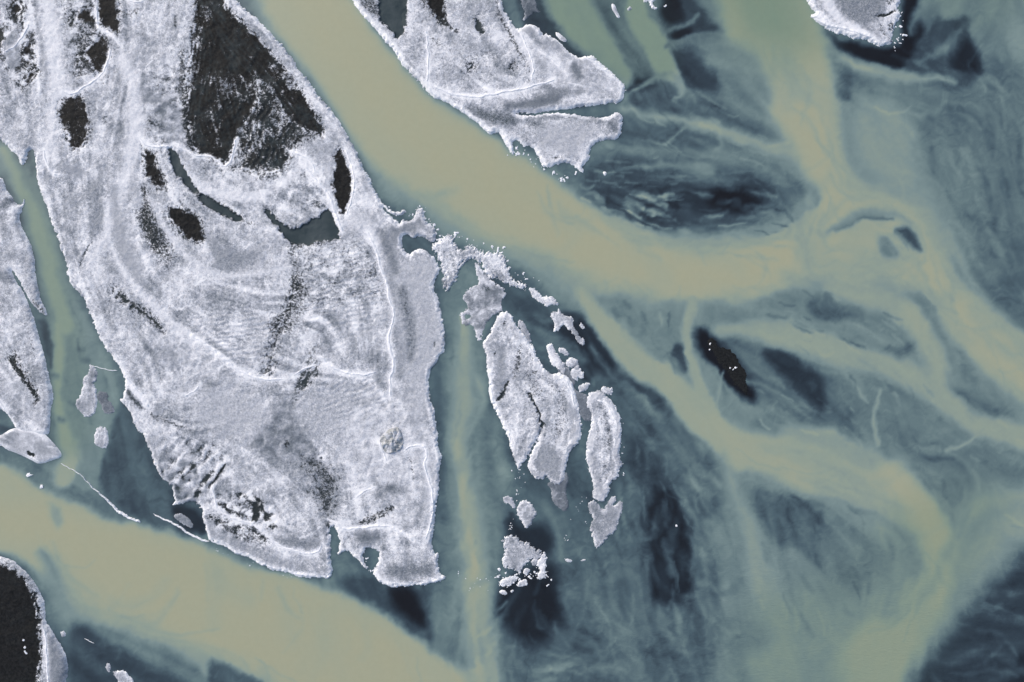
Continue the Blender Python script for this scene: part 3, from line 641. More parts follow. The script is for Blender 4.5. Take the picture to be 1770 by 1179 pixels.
        cov[J, I] += (fr * .55 + .22 * np.exp(-np.abs(s) / 11) * np.clip(.4 + 2 * fbm(X[J, I] / 14, Y[J, I] / 14, seed + 58, 4), 0, 1.5)) * (s > 0) * (1 - .75 * (d.get('wet', 0) > .9))
        sc_ = (s[:-1, :-1] + s[1:, 1:]) / 2
        sub = labels[J.start:J.start + sc_.shape[0], I.start:I.start + sc_.shape[1]]
        sub[sc_ > 0] = pi + 1
    bl = fbm(X / 16 + .5 * mid, Y / 16, seed + 81, 4, .55) + .1; cov += blot * .75 * bl; lm += blot * 1.15 * bl; grn *= 1 - .35 * np.clip(blot, 0, 1)
    for gp, gs, ga, gw, gm in grooves:
        J, I = win(xs, ys, gp, gs + 8); al = sstep(-gs, gs, shape_sdf(gp, J, I))
        u_ = X[J, I] * math.cos(ga) + Y[J, I] * math.sin(ga) + gw * .55 * fbm(X[J, I] / 28, Y[J, I] / 28, seed + 85, 3); gv = np.sin(u_ * 2 * math.pi / gw) * (.6 + .9 * fbm(X[J, I] / 20, Y[J, I] / 20, seed + 86, 2))
        cov[J, I] += gm * gv * al; lm[J, I] += gm * 1.1 * gv * al; dz[J, I] += .05 * gv * al
    edge = np.exp(-np.clip(S, 0, 50) / 3.2)
    if shelf:
        sw = shelf * np.clip(1 + .9 * fbm(X / 30, Y / 30, seed + 91, 2), .15, 2.2)
        k = sstep(sw + 1.5, sw - 1.5, S) * sstep(0.3, 2.5, S); grn *= 1 - .8 * k; lm += k * (.93 + .22 * fbm(X / 22, Y / 22, seed + 92, 3) - lm) * .8 * (lum > .6); cov += k * (1 - cov) * .7
        ln = np.exp(-((S - sw - 1) / 1.3) ** 2) * np.clip(.6 + 1.2 * fbm(X / 18, Y / 18, seed + 93, 2), 0, 1.3); lm += .30 * ln; cov += .25 * ln; dz += .05 * ln
    e2 = edge * rim * 1.1 * np.clip(1 + 1.6 * fbm(X / 26, Y / 26, seed + 83, 2), 0, 2); cov += e2; lm += e2 * 1.1
    for r in ridges:
        J, I = win(xs, ys, r, 12)
        if X[J, I].size:
            s, _ = stroke_sdf(X[J, I], Y[J, I], r, 1); k = np.exp(-np.clip(-s, 0, 50) / 3.0)
            cov[J, I] += .4 * k; lm[J, I] += .42 * k
    prof = np.where(S > 0, H * np.tanh(S * .085 / H), S * .085)
    inn = sstep(0, 5, S)
    Z = prof + inn * relief * (big * 1.2 + mid * .8 + .6 * fbm(X / 7, Y / 7, seed + 61, 3)) + inn * (dz + .10 * np.clip(cov - .5, -.5, .5))
    Z = np.where(S > 0, np.maximum(Z, np.minimum(S * .04, .03)), Z)
    cxp, cyp = a[:, 0].mean(), a[:, 1].mean(); loc = (float(wx(cxp)), float(wy(cyp)), 0.0)
    P = np.stack([wx(X), wy(Y), Z], -1).reshape(-1, 3)
    keep = np.maximum.reduce([S[:-1, :-1], S[1:, :-1], S[:-1, 1:], S[1:, 1:]]) > -2.6
    at = {"cover": cov.ravel(), "grain": np.clip(grn, 0, 1).ravel(), "wet": wt.ravel(), "lum": lm.ravel()}
    def sub(nm, mask, parent):
        F = grid_faces(X.shape[0], X.shape[1], mask)
        if len(F) == 0: return None
        u, inv = np.unique(F.ravel(), return_inverse=True)
        return mesh_obj(nm, P[u], inv.reshape(-1, 4), M_FROST, parent, loc, {k: v[u] for k, v in at.items()})
    if single:
        o = sub(name, keep, None); root = o
    else:
        root = empty(name, loc); sub(crust, keep & (labels == 0), root)
        for pi, (pn, sh, d) in enumerate(patches):
            c = sub(pn, keep & (labels == pi + 1), root)
            if c is not None and 'label' in d: c["label"] = d['label']
    tag(root, label, cat, group)
    # ridges of rime standing a hand or two proud of the crust
    def hgt(px, py):
        i = np.clip(((px - xs[0]) / step), 0, len(xs) - 1.01); j = np.clip(((py - ys[0]) / step), 0, len(ys) - 1.01)
        i0 = i.astype(int); j0 = j.astype(int); fi = i - i0; fj = j - j0
        return (Z[j0, i0] * (1 - fi) + Z[j0, i0 + 1] * fi) * (1 - fj) + (Z[j0 + 1, i0] * (1 - fi) + Z[j0 + 1, i0 + 1] * fi) * fj
    for ri, r in enumerate(ridges):
        ridge_mesh("ice_ridge", r, hgt, root, loc, seed + ri * 7, ridge_w * 1.2)
    return root
def ridge_mesh(nm, r, hgt, parent, loc, seed, wmul=1.0, hh=.08, floor=-.04):
    P = chaikin(r, 2, False); seg = np.hypot(*(P[1:, :2] - P[:-1, :2]).T); cum = np.concatenate([[0], np.cumsum(seg)])
    n = max(int(cum[-1] / 1.3), 4); t = np.linspace(0, cum[-1], n)
    px = np.interp(t, cum, P[:, 0]); py = np.interp(t, cum, P[:, 1]); pw = np.interp(t, cum, P[:, 2]) * wmul
    tx = np.gradient(px); ty = np.gradient(py); L = np.hypot(tx, ty) + 1e-9; nx, ny = -ty / L, tx / L
    px = px + nx * (1.3 * fbm(t / 7, t * 0 + seed, 71, 3) + 2.2 * fbm(t / 26, t * 0 + seed, 72, 2)); py = py + ny * (1.3 * fbm(t / 7, t * 0 + seed, 71, 3) + 2.2 * fbm(t / 26, t * 0 + seed, 72, 2))
    endt = np.minimum(1, np.minimum(np.arange(n), np.arange(n)[::-1]) / 4.0) ** .7
    rows = []
    for k, (o, h) in enumerate(((-1, 0), (-.55, .75), (0, 1), (.5, .8), (1, 0))):
        wv = pw * .5 * (1 + .9 * fbm(t / 3.0, t * 0 + 3.7 * k + seed, 81, 3)) * endt
        X_ = px + nx * o * wv; Y_ = py + ny * o * wv
        base = hgt(X_, Y_) if hgt is not None else np.zeros(n)
        z = base + (h * hh * (1 + .6 * fbm(t / 4, t * 0 + k * 2.1 + seed, 83, 2)) if h > 0 else floor)
        rows.append(np.stack([wx(X_), wy(Y_), z], -1))
    Vv = np.stack(rows, 0).reshape(-1, 3); F = grid_faces(5, n)
    return mesh_obj(nm, Vv, F, M_ICE, parent, loc)

G = lambda **k: dict(dict(cover=.06, grain=.30, wet=0.0, dz=-.10), **k)
POOL = lambda **k: dict(dict(cover=.0, grain=.10, wet=1.0, dz=-.22, soft=2.0), **k)

A_patches = [
 ("gravel_patch", [(342,-60),(376,-60),(386,6),(400,20),(422,40),(446,64),(470,92),(492,120),(512,145),(530,170),(545,194),(556,216),(562,238),(548,232),(528,222),(508,212),(494,196),(480,170),(462,140),(440,140),(448,170),(440,190),(424,205),(410,235),(400,262),(392,282),(384,290),(370,282),(350,272),(338,262),(332,240),(323,200),(326,150),(331,100),(334,60),(338,20)], G(cover=.04, grain=.34, wisp=.33)),
 ("speckled_gravel", [(440,135),(462,140),(482,172),(496,198),(512,214),(545,236),(520,245),(505,262),(498,292),(470,302),(430,296),(398,290),(404,262),(412,236),(426,206),(442,190),(450,168)], G(cover=.12, grain=.50, dz=-.05, wisp=.34, soft=7, wet=.15)),
 ("gravel_patch", [(170,-60),(203,-60),(206,20),(209,60),(196,58),(182,50),(173,45),(168,15)], G()),
 ("gravel_patch", [(130,24),(146,14),(164,14),(167,34),(168,48),(156,40),(140,36),(124,46),(128,36)], G(cover=.12)),
 ("gravel_patch", [(173,58),(186,68),(195,80),(192,100),(184,124),(173,140),(166,130),(160,112),(148,104),(144,90),(152,82),(165,76)], G(cover=.14)),
 ("gravel_patch", [(112,166),(143,164),(152,182),(156,205),(153,240),(144,258),(128,262),(120,254),(118,236),(112,226),(102,208),(100,188)], G(cover=.14, grain=.34)),
 ("gravel_patch", [(25,4),(40,8),(38,24),(28,32),(24,18)], G()),
 ("gravel_patch", [(46,68),(56,72),(56,100),(48,112),(40,96)], G(cover=.2)),
 ("gravel_patch", [(52,124),(64,118),(62,136),(50,148),(40,148)], G(cover=.15)),
 ("gravel_patch", [(246,250),(264,256),(272,280),(282,300),(290,326),(272,326),(258,314),(250,286)], G(cover=.12)),
 ("gravel_patch", [(295,355),(318,360),(340,371),(350,384),(351,400),(356,415),(340,420),(322,412),(308,396),(295,380),(291,366)], G(cover=.05)),
 ("gravel_patch", [(586,252),(594,266),(603,285),(612,310),(611,335),(604,358),(597,375),(587,373),(580,355),(575,330),(576,300),(578,270)], G(cover=.05)),
 ("frozen_pool", [(296,258,8),(302,275,16),(312,296,18),(326,316,14),(338,330,8)], POOL(lum=.7)),
 ("frozen_pool", [(352,342,12),(372,358,15),(392,368,15),(412,378,9)], POOL(lum=.7)),
 ("frozen_pool", [(456,360),(466,366),(476,378),(488,388),(500,397),(520,392),(545,379),(565,364),(572,364),(580,386),(588,400),(588,412),(570,417),(545,420),(516,425),(492,413),(484,396),(472,384),(458,372)], POOL()),
 ("gravel_patch", [(512,490,4),(506,505,9),(499,525,8),(492,536,3)], G(cover=.1, wet=.4)),
 ("gravel_patch", [(488,560,10),(480,580,14),(470,605,14),(466,612,10)], G(cover=.24, grain=.4, wet=.3)),
 ("gravel_patch", [(472,630,12),(464,642,14),(450,648,5)], G(cover=.22, grain=.4, wet=.3)),
 ("gravel_patch", [(194,500,5),(208,512,10),(228,526,11),(250,540,10),(270,558,9),(286,574,5)], G(cover=.06, wet=.5, grain=.22)),
 ("gravel_patch", [(540,634),(552,630),(546,645),(538,660),(526,674),(520,664),(524,650)], G(cover=.08, wet=.6)),
 ("gravel_patch", [(522,788),(548,790),(568,798),(572,812),(584,818),(583,850),(574,884),(562,892),(552,874),(543,846),(551,838),(549,822),(534,808),(524,800)], G(cover=.34, grain=.42, wet=.45, soft=6, fringe=.2)),
]
DK = lambda c=.3, g=.5, **k: dict(dict(cover=c, grain=g, wet=.35), **k)
A_marks = [
 ([(0,-60),(60,-60),(66,60),(66,150),(30,160),(0,120),(0,40)], 10, dict(cover=.56,grain=.5,blot=.5,wet=.3)),
 ([(250,120),(320,100),(326,260),(300,270),(250,250)], 12, dict(cover=.62,grain=.5,blot=.5)), ([(120,-60),(170,-60),(172,150),(118,160)], 8, dict(cover=.62,grain=.4,blot=.5,lum=.85)),
 ([(480,690),(520,690),(520,730),(560,790),(490,800),(440,780),(440,760)], 14, dict(cover=.8,blot=.35,lum=.55,grain=.3)), ([(640,420),(700,440),(720,640),(690,640),(670,520)], 14, dict(lum=.75)),
 ([(14,60),(32,70),(34,112),(20,120)], 6, dict(cover=.9, grain=.08, lum=.5)),
 ([(130,45),(165,60),(165,110),(150,135),(125,140),(125,90)], 7, DK(.45,.55)),
 ([(112,-60,50),(118,60,30),(112,150,22)], 9, DK(.62,.45)),
 ([(0,100,8),(3,60,8)], 5, DK(.1,.4)),
 ([(225,25,12),(240,15,14)], 8, DK(.5,.5)),
 ([(304,50,7),(305,30,6)], 4, DK(.4,.2,lum=.6)),
 ([(260,160),(300,140),(318,160),(316,250),(270,240),(248,230)], 14, DK(.55,.55,lum=.8)),
 ([(315,90,10),(318,160,10),(322,220,10),(330,250,14)], 7, DK(.42,.6)),
 ([(155,310,8),(160,345,8)], 5, dict(cover=.55,grain=.3,wet=1)),
 ([(168,410,5),(178,360,14)], 6, dict(cover=.55,grain=.35,wet=1)),
 ([(140,460,4),(148,440,5),(166,408,4)], 4, dict(cover=.3,grain=.3,wet=1)),
 ([(182,204,12),(184,214,10)], 6, dict(cover=.45,grain=.3,wet=1)),
 ([(230,320,24),(255,370,46),(275,420,40),(305,458,42),(325,490,22)], 16, DK(.40,.56)),
 ([(250,330,8),(254,380,12),(265,410,18),(272,430,10)], 8, DK(.25,.5)),
 ([(218,405,4),(226,430,7),(236,460,9),(248,500,5)], 5, DK(.35,.5)),
 ([(345,335,14),(400,370,14),(440,390,10)], 9, DK(.45,.55)),
 ([(385,440),(420,430),(430,460),(400,480),(370,460)], 20, dict(lum=.72)),
 ([(320,420),(400,420),(480,450),(500,600),(330,560),(260,520)], 30, DK(.78,.46)),
 ([(440,300),(560,280),(570,340),(540,370),(470,350)], 22, DK(.66,.55)),
 ([(430,280),(560,270),(575,370),(500,380),(440,350)], 14, dict(blot=.4,cover=.72)), ([(500,425),(650,420),(665,520),(520,560)], 14, dict(blot=.28,cover=.66,grain=.6)), ([(200,300),(240,300),(240,420),(210,400)], 14, dict(blot=.2)), ([(600,640),(740,660),(740,960),(600,960)], 30, dict(blot=.28)), ([(250,760),(360,800),(360,880),(290,860)], 14, dict(blot=.5,lum=.8)),
 ([(520,430,30),(600,430,30),(650,470,30),(660,520,20)], 18, DK(.62,.6)),
 ([(505,430,14),(512,470,20),(525,520,26),(500,560,26)], 12, DK(.48,.58)),
 ([(540,300,10),(500,310,16)], 9, DK(.5,.55)),
 ([(536,355,16),(560,350,14)], 8, DK(.45,.55,wet=.6)),
 ([(478,560,30),(500,560,26),(520,530,16)], 12, DK(.55,.6)),
 ([(545,600,16),(540,620,22),(520,660,16),(508,700,8)], 9, DK(.5,.5,wet=.6)),
 ([(506,705,4),(512,690,8)], 4, DK(.25,.4,wet=.8)),
 ([(455,766,6),(472,758,9),(488,742,7)], 5, DK(.22,.5)),
 ([(488,745,6),(494,758,10),(497,772,6)], 5, DK(.18,.5)),
 ([(440,770,14),(480,745,40),(500,725,26)], 14, dict(lum=.6, grain=.3, cover=.75)),
 ([(490,790,30),(540,810,40),(572,850,50),(565,890,26)], 14, dict(cover=.7, lum=.7, grain=.4)),
 ([(500,690),(640,660),(660,700),(600,760),(520,740)], 30, DK(.86,.36,lum=.9)),
 ([(360,660),(450,680),(470,740),(400,760),(330,720)], 26, dict(cover=.92,grain=.28,lum=.92)),
 ([(320,560),(350,600),(330,640),(280,620),(250,570)], 20, dict(cover=.95,grain=.25)),
 ([(600,540),(650,540),(650,600),(600,600)], 24, dict(cover=.98,grain=.2)),
 ([(240,350,14),(225,300,16),(205,330,14),(210,400,20),(235,470,20)], 12, dict(cover=1.0,grain=.16,lum=.92)),
 ([(130,180,10),(90,120,24),(92,60,24),(80,-40,22)], 14, dict(cover=1.0,grain=.18)),
 ([(235,100,20),(240,160,22),(228,240,26),(222,300,18)], 14, dict(cover=1.0,grain=.22)),
 # sweeping bright and dull bands
 ([(258,772,8),(276,815,14),(300,850,20)], 6, dict(lum=.55,grain=.1,cover=.9)), ([(700,370,14),(730,385,14),(748,400,10)], 5, dict(lum=.7,grain=.3,cover=.8)), ([(200,640,4),(214,670,8)], 4, dict(lum=.6)),
 ([(75,-60,26),(90,60,30),(100,150,24),(84,270,16)], 12, dict(lum=1.2,grain=.25,cover=1)),
 ([(212,100,18),(234,150,22),(238,230,22),(214,320,20),(190,400,16),(152,470,10)], 9, dict(lum=1.16,grain=.2,cover=1)),
 ([(200,330,12),(204,390,18),(216,430,20),(244,490,16)], 8, dict(lum=.84,grain=.12,cover=1)),
 ([(300,262,10),(330,312,16),(382,338,18),(440,345,16),(492,318,14),(520,288,12)], 7, dict(lum=1.2,grain=.24,cover=.98)),
 ([(262,345,6),(290,400,8),(330,452,10),(380,478,10),(440,476,10),(500,462,8)], 6, dict(lum=1.14,grain=.25,cover=.95)),
 ([(186,345,6),(186,410,8),(214,470,10),(262,525,12),(320,574,8)], 6, dict(lum=1.2,grain=.2,cover=1)),
 ([(372,430,14),(410,452,22),(440,440,16)], 12, dict(lum=.70,grain=.35)),
 ([(345,400,10),(380,430,16),(380,455,12)], 9, dict(lum=.72,grain=.3,cover=.8)),
 ([(258,170,24),(290,190,34),(300,230,30)], 12, dict(lum=.66,grain=.3,cover=.85)),
 ([(20,75,14),(28,110,16)], 7, dict(lum=.62,grain=.15,cover=.9)),
 ([(120,290,14),(136,300,20)], 8, dict(lum=.80,grain=.1,cover=1)),
 ([(165,320,18),(172,380,20),(160,410,12)], 10, dict(lum=.70,grain=.4,cover=.75)),
 ([(335,150,4),(345,60,3)], 3, dict(cover=.4)),
 ([(600,380,22),(640,390,26),(690,470,20),(700,540,16)], 12, dict(lum=1.08,grain=.2)),
 ([(665,470,10),(690,520,16),(700,600,18),(690,650,12)], 9, dict(lum=.70,grain=.35,cover=.85)),
 ([(735,500,26),(750,560,26),(745,600,22)], 9, dict(lum=.92,grain=.06,cover=1)),
 ([(570,950,4),(560,900,10),(575,850,8)], 6, dict(lum=.7)),
 ([(600,700),(720,690),(730,900),(640,860),(590,780)], 24, dict(lum=1.02,grain=.36)),
 # north-east rim
 ([(392,-60,30),(440,40,24),(500,108,20),(560,188,22),(606,262,26),(630,330,44)], 8, dict(cover=.92,grain=.30)),
 ([(560,240,30),(600,390,30),(640,380,40)], 16, dict(cover=1.0,grain=.2)),
 # shelf on the east side
 ([(700,450),(755,440),(768,560),(765,610),(745,630),(735,760),(755,800),(745,940),(735,900),(700,640),(680,520)], 12, dict(cover=1.0,grain=.2,lum=.92)),
 ([(660,400,14),(672,430,20),(685,470,14)], 8, dict(cover=.85,lum=.6,grain=.2)),
 ([(695,500,14),(705,540,16),(712,575,16),(710,620,10)], 9, dict(cover=.6,grain=.45,lum=.6)),
 ([(752,594,8),(750,600,6)], 4, DK(.35,.2,wet=1)),
 ([(690,405,40),(710,395,30)], 10, dict(lum=.65,grain=.15,cover=.95)),
 # grooves near the south-west shore
 ([(372,812,6),(355,832,9),(336,858,10)], 4, DK(.25,.4,wet=.5)),
 ([(340,795,4),(322,812,8),(300,832,8)], 5, DK(.35,.4,wet=.5)),
 ([(320,780,4),(300,800,9),(285,815,8)], 5, DK(.42,.4,wet=.5)), ([(390,800,3),(378,822,7),(362,842,6)], 4, DK(.3,.45)), ([(352,786,3),(336,806,6),(318,826,6)], 4, DK(.3,.4)), ([(330,832,6),(318,846,9)], 5, DK(.3,.4)),
 ([(305,850,20),(335,862,18),(325,872,14)], 7, dict(cover=.6,grain=.3,lum=.4,wet=.8)),
 ([(370,845),(450,850),(485,890),(470,918),(400,900),(372,880)], 10, dict(blot=.8, cover=.62, wet=.5)), ([(366,890),(420,900),(475,930),(440,950),(380,925)], 9, dict(blot=.5, cover=.5, grain=.6)),
 ([(378,870,12),(392,876,18),(410,885,16)], 7, DK(.35,.5)),
 ([(418,856,14),(436,862,16)], 7, DK(.3,.5)),
 ([(448,868,14),(446,890,18),(432,902,10)], 6, DK(.12,.45)),
 ([(462,895,12),(474,908,12)], 6, DK(.2,.45)),
 ([(366,895,16),(400,908,24),(440,920,34),(468,932,18)], 12, DK(.36,.6)),
 ([(478,932,10),(520,940,16),(548,940,12)], 8, dict(cover=.8,lum=.6,grain=.4)),
 ([(360,910,20),(420,950,22),(500,978,16)], 9, dict(cover=.85,lum=.8,grain=.35)),
 ([(572,905,18),(578,940,22),(580,965,10)], 7, DK(.22,.5,wet=.6)),
 ([(625,905,14),(650,892,20),(675,880,16)], 8, DK(.36,.5,wet=.4)),
 ([(660,850,24),(690,845,20)], 10, dict(cover=.75,lum=.6)),
 ([(628,925,26),(650,930,18)], 8, dict(cover=.8,lum=.5,grain=.3,wet=1)),
 ([(680,985,20),(740,985,22)], 10, dict(cover=.8,lum=.55,grain=.45)),
 ([(218,672,10),(236,692,14),(246,704,8)], 5, dict(cover=.35,wet=.8,grain=.3,lum=.6)),
 ([(262,716,8),(290,728,10),(318,738,8)], 6, DK(.4,.4,wet=.6)),
 ([(355,790,30),(370,775,30)], 18, DK(.62,.6)),
 ([(706,785,6),(712,800,6),(716,825,6)], 5, DK(.45,.5)),
]
A_GRV = [([(258,765),(345,752),(405,795),(392,850),(345,888),(300,862)], 12, math.radians(42), 19, .27), ([(530,425),(650,415),(670,540),(620,580),(520,560)], 20, math.radians(80), 8, .025), ([(340,540),(480,520),(470,650),(400,640),(340,590)], 20, math.radians(84), 8, .025), ([(560,640),(670,650),(660,720),(540,720)], 16, math.radians(70), 9, .03), ([(410,150),(520,220),(500,290),(400,290)], 20, math.radians(20), 11, .08)]
A_FLOW = [[(90,-60),(100,100),(110,260),(130,400),(180,540)],[(240,-60),(235,120),(215,260),(195,360),(215,440),(270,520),(350,590),(450,640)],[(320,0),(290,150),(250,300),(280,430),(340,500),(430,530),(500,520)],
 [(400,10),(520,130),(620,300),(660,420),(690,560),(690,700),(740,800),(740,940)],[(300,270),(360,330),(450,370),(560,420),(650,440)],[(340,720),(420,700),(520,690),(640,700)],[(230,680),(300,790),(400,900),(560,980)],[(420,800),(500,860),(560,940)]]
A_ridges = [
 [(330,580,1.5),(360,597,4),(390,618,4),(410,640,4.5),(440,652,4),(460,656,3.5),(490,655,3)],
 [(508,650,1.5),(526,638,2),(542,631,2)],
 [(550,616,1.5),(558,619,4),(566,630,5),(580,638,4),(602,646,4),(630,648,4),(650,642,3)],
 [(636,402,4),(650,430,4),(660,465,3.5),(668,490,3.5),(675,520,3),(682,545,3),(680,560,3),(671,578,4),(674,600,5),(681,622,4.5),(680,640,4),(674,652,3),(676,690,2)],
 [(503,262,2),(520,268,2.5),(540,280,3),(546,298,2)],
 [(528,290,3),(545,310,4),(566,332,5),(575,350,5),(585,385,4.5),(593,402,3)],
 [(243,238,1.5),(250,250,3),(272,256,3.5),(298,253,3.5)],
 [(300,248,3),(318,258,3),(340,272,2.5),(362,268,2.5),(378,280,3),(386,291,3),(400,281,2.5),(404,264,2),(410,240,2)],
 [(700,777,2),(718,768,3.5),(736,772,5),(738,790,4),(734,805,3.5),(741,826,3.5),(747,845,3.5),(750,880,3.5),(745,905,3),(736,930,2)],
 [(568,897,2),(588,908,4),(602,916,4.5),(616,911,4),(640,910,3.5),(664,906,4),(690,916,5),(714,932,4)],
 [(368,840,2),(373,862,3),(376,878,3),(398,892,3),(420,901,3),(442,905,3),(462,924,3.5),(484,944,3.5),(510,950,3),(532,958,3.5),(552,953,3),(557,940,2)],
 [(364,934,3),(400,950,3.5),(432,966,4.5),(470,982,4.5),(520,993,4.5),(562,999,5),(574,990,3)],
 [(205,632,2),(217,650,4),(234,672,7),(250,692,8),(259,704,4)],
 [(112,162,2),(128,164,3),(144,154,3.5),(166,142,3.5),(180,126,3),(188,108,2),(191,88,1.5)],
 [(167,10,2),(169,44,4),(178,52,4),(198,64,4),(212,82,2)],
 [(222,2,2),(236,7,2.5),(252,3,2)],
 [(645,998,3),(660,1006,5),(676,1013,5),(700,1011,5),(730,1010,5),(756,1002,5),(772,999,3)],
 [(578,975,2),(586,962,3),(600,955,4)],
 [(597,258,1),(610,290,1.5),(614,315,1.8),(609,345,1.8),(600,372,2)],
 [(655,760,2),(662,778,2.5),(668,796,2)],
 [(10,92,1),(28,82,2),(42,66,2),(52,44,1.5)],
 [(78,260,2),(84,290,3),(96,304,3),(108,302,2)],
 [(618,860,1.5),(626,848,2),(650,842,1.5)],
 [(322,684,1.5),(338,676,2),(348,664,1.5)],
]
island("snow_bar", A_OUT, "largest frost-covered bar, from the top left corner to the centre, with black bare patches", "snow bar", "frosted bars between the channels",
       1.6, .30, 1.8, 3.4, .84, .46, 1.0, 0, .30, 100, .05, A_patches, A_marks, A_ridges, flow=A_FLOW, grooves=A_GRV, shelf=4.5, holes=[([(692,408),(706,404),(714,412),(710,424),(706,441),(696,430)], 2)])

Q_patches = [
 ("frozen_pool", [(654,-60),(700,-60),(701,10),(698,40),(696,62),(686,70),(680,56),(668,44),(655,34),(657,8)], POOL(label="teal frozen pool beside the west shore")),
 ("gravel_patch", [(729,-60),(768,-60),(769,16),(771,36),(760,35),(748,26),(740,14),(733,2)], G(cover=.02)),
 ("frozen_pool", [(818,34),(826,32),(832,42),(838,60),(830,59),(822,50)], POOL(wet=.7)),
 ("gravel_patch", [(809,114),(817,110),(821,118),(814,122)], G(cover=.1, wet=.6)),
 ("gravel_patch", [(884,113),(890,113),(892,121),(887,122)], G(cover=.1, wet=.4)),
]
Q_marks = [
 ([(625,-20),(652,0),(656,30),(640,28),(620,8)], 6, DK(.45,.5,lum=.7)),
 ([(700,-20,8),(700,44,8)], 4, DK(.3,.3,wet=1)),
 ([(668,-40,12),(680,10,10),(676,24,8)], 5, dict(cover=.9,lum=.7,wet=1)),
 ([(762,38,12),(778,48,10),(790,56,6)], 6, DK(.3,.55)),
 ([(745,66,8),(758,76,12),(775,86,8)], 5, DK(.5,.6,lum=1.15)),
 ([(798,138,14),(812,144,16)], 7, DK(.35,.5)),
 ([(852,-40,9),(860,14,8),(872,44,8),(886,68,9),(898,92,9),(908,108,9),(918,122,9),(914,142,6)], 4, DK(.42,.55)),
 ([(816,98,16),(850,96,12)], 7, DK(.5,.5)),
 ([(720,90),(860,90),(880,150),(780,160),(730,130)], 22, DK(.72,.48)),
 ([(880,185,10),(935,178,22),(960,170,20)], 9, dict(cover=.75,lum=.45,grain=.2)),
 ([(812,192,16),(850,205,20),(885,208,20)], 9, dict(cover=.5,lum=.5,wet=1,grain=.4)),
 ([(915,212,10),(935,218,14)], 6, dict(cover=.6,wet=1,lum=.6)),
 ([(910,205,8),(990,200,10),(1040,208,10)], 5, dict(cover=.75,lum=.6,grain=.4)),
 ([(994,118,16),(1002,134,10)], 6, dict(cover=.9,lum=.5,grain=.1)),
 ([(938,148,10),(960,160,12),(978,158,8)], 6, dict(cover=.8,lum=.6)),
 ([(1055,215,12),(1065,225,12)], 6, dict(cover=.85,lum=.5)),
 ([(995,248,8),(1006,240,6)], 4, dict(cover=.7,lum=.5)),
 ([(895,60),(940,70),(1000,110),(1070,140),(1070,170),(1000,175),(960,150),(920,120)], 12, dict(cover=.98,grain=.24)),
 ([(895,55,12),(925,50,14),(950,68,12),(1000,105,16),(1030,105,14)], 7, dict(cover=1.0,grain=.08,lum=.78)),
 ([(930,215),(1040,220),(1010,250),(990,275),(940,260)], 14, dict(cover=1.0,grain=.18,lum=.92)),
 ([(952,272,8),(985,278,10),(1000,286,8)], 5, DK(.5,.6)),
]
Q_ridges = [
 [(604,-2,2),(625,22,3),(640,39,3.5),(655,55,4.5),(668,71,5),(684,90,4),(697,112,5)],
 [(740,152,3),(752,166,5),(780,180,4.5),(800,192,4),(822,208,3.5),(845,230,4),(856,228,3)],
 [(742,146,3),(770,160,4),(800,168,4.5),(840,168,4.5),(870,160,3.5),(900,156,3),(930,148,3),(958,139,2)],
 [(738,52,1.5),(740,90,2),(742,125,2.5),(738,142,3)],
 [(868,228,3),(872,242,4),(882,258,4),(888,268,3)],
 [(924,260,3),(932,274,4),(942,292,4)],
 [(872,-10,2),(884,24,2.5),(900,60,2),(922,108,2.5),(920,140,2)],
 [(930,88,1.5),(958,106,2),(980,130,1.5)],
 [(1010,98,2),(1040,118,3),(1066,138,3),(1080,150,2)],
]
island("snow_bar", Q_OUT, "frosted bar at the top centre, split by a narrow channel into two lobes", "snow bar", "frosted bars between the channels",
       2.0, .34, 1.6, 2.0, .80, .45, 1.0, 0, .34, 200, .04, Q_patches, Q_marks, Q_ridges, shelf=5.0)
O_patches = [("gravel_patch", [(-140,966),(-40,968),(0,973),(18,977),(37,990),(52,1009),(63,1032),(68,1055),(70,1080),(74,1104),(75,1135),(69,1168),(66,1300),(-140,1300)], G(cover=.0, grain=.2, wisp=.06))]
O_marks = [([(-60,990,4),(0,994,4),(30,1030,4),(42,1080,4),(46,1170,4)], 3, dict(wet=.75,cover=.03)), ([(-60,1006,4),(0,1010,4),(25,1046,4),(37,1088,4),(41,1170,4)], 3, dict(wet=.75,cover=.03)), ([(-60,1024,4),(0,1028,4),(19,1064,4),(31,1097,4),(35,1170,4)], 3, dict(wet=.75,cover=.03)), ([(-60,1046,4),(0,1050,4),(12,1086,4),(24,1108,4),(28,1170,4)], 3, dict(wet=.75,cover=.03)), ([(-60,1070,4),(0,1074,4),(4,1110,4),(16,1120,4),(20,1170,4)], 3, dict(wet=.75,cover=.03)), ([(44,1104,4),(46,1130,5),(46,1160,5)], 3, DK(.42,.5)), ([(0,984,3),(14,992,5),(22,998,6)], 2, DK(.6,.3)),
           ([(82,1090),(104,1116),(118,1150),(112,1300),(78,1300),(84,1150)], 8, dict(cover=1,grain=.2,lum=.62)), ([(60,1020,5),(72,1060,6),(74,1090,6)], 3, DK(.55,.5))]
island("gravel_bar", O_OUT, "black gravel bar in the bottom left corner with a thin white frosted rim", "gravel bar", "frosted bars between the channels",
       2.0, .6, .9, 1.5, .82, .45, 1.0, 0, .15, 300, 0, O_patches, O_marks, [[(78,1082,2),(84,1110,3),(86,1145,3),(88,1200,3)]], crust="frost_rim")
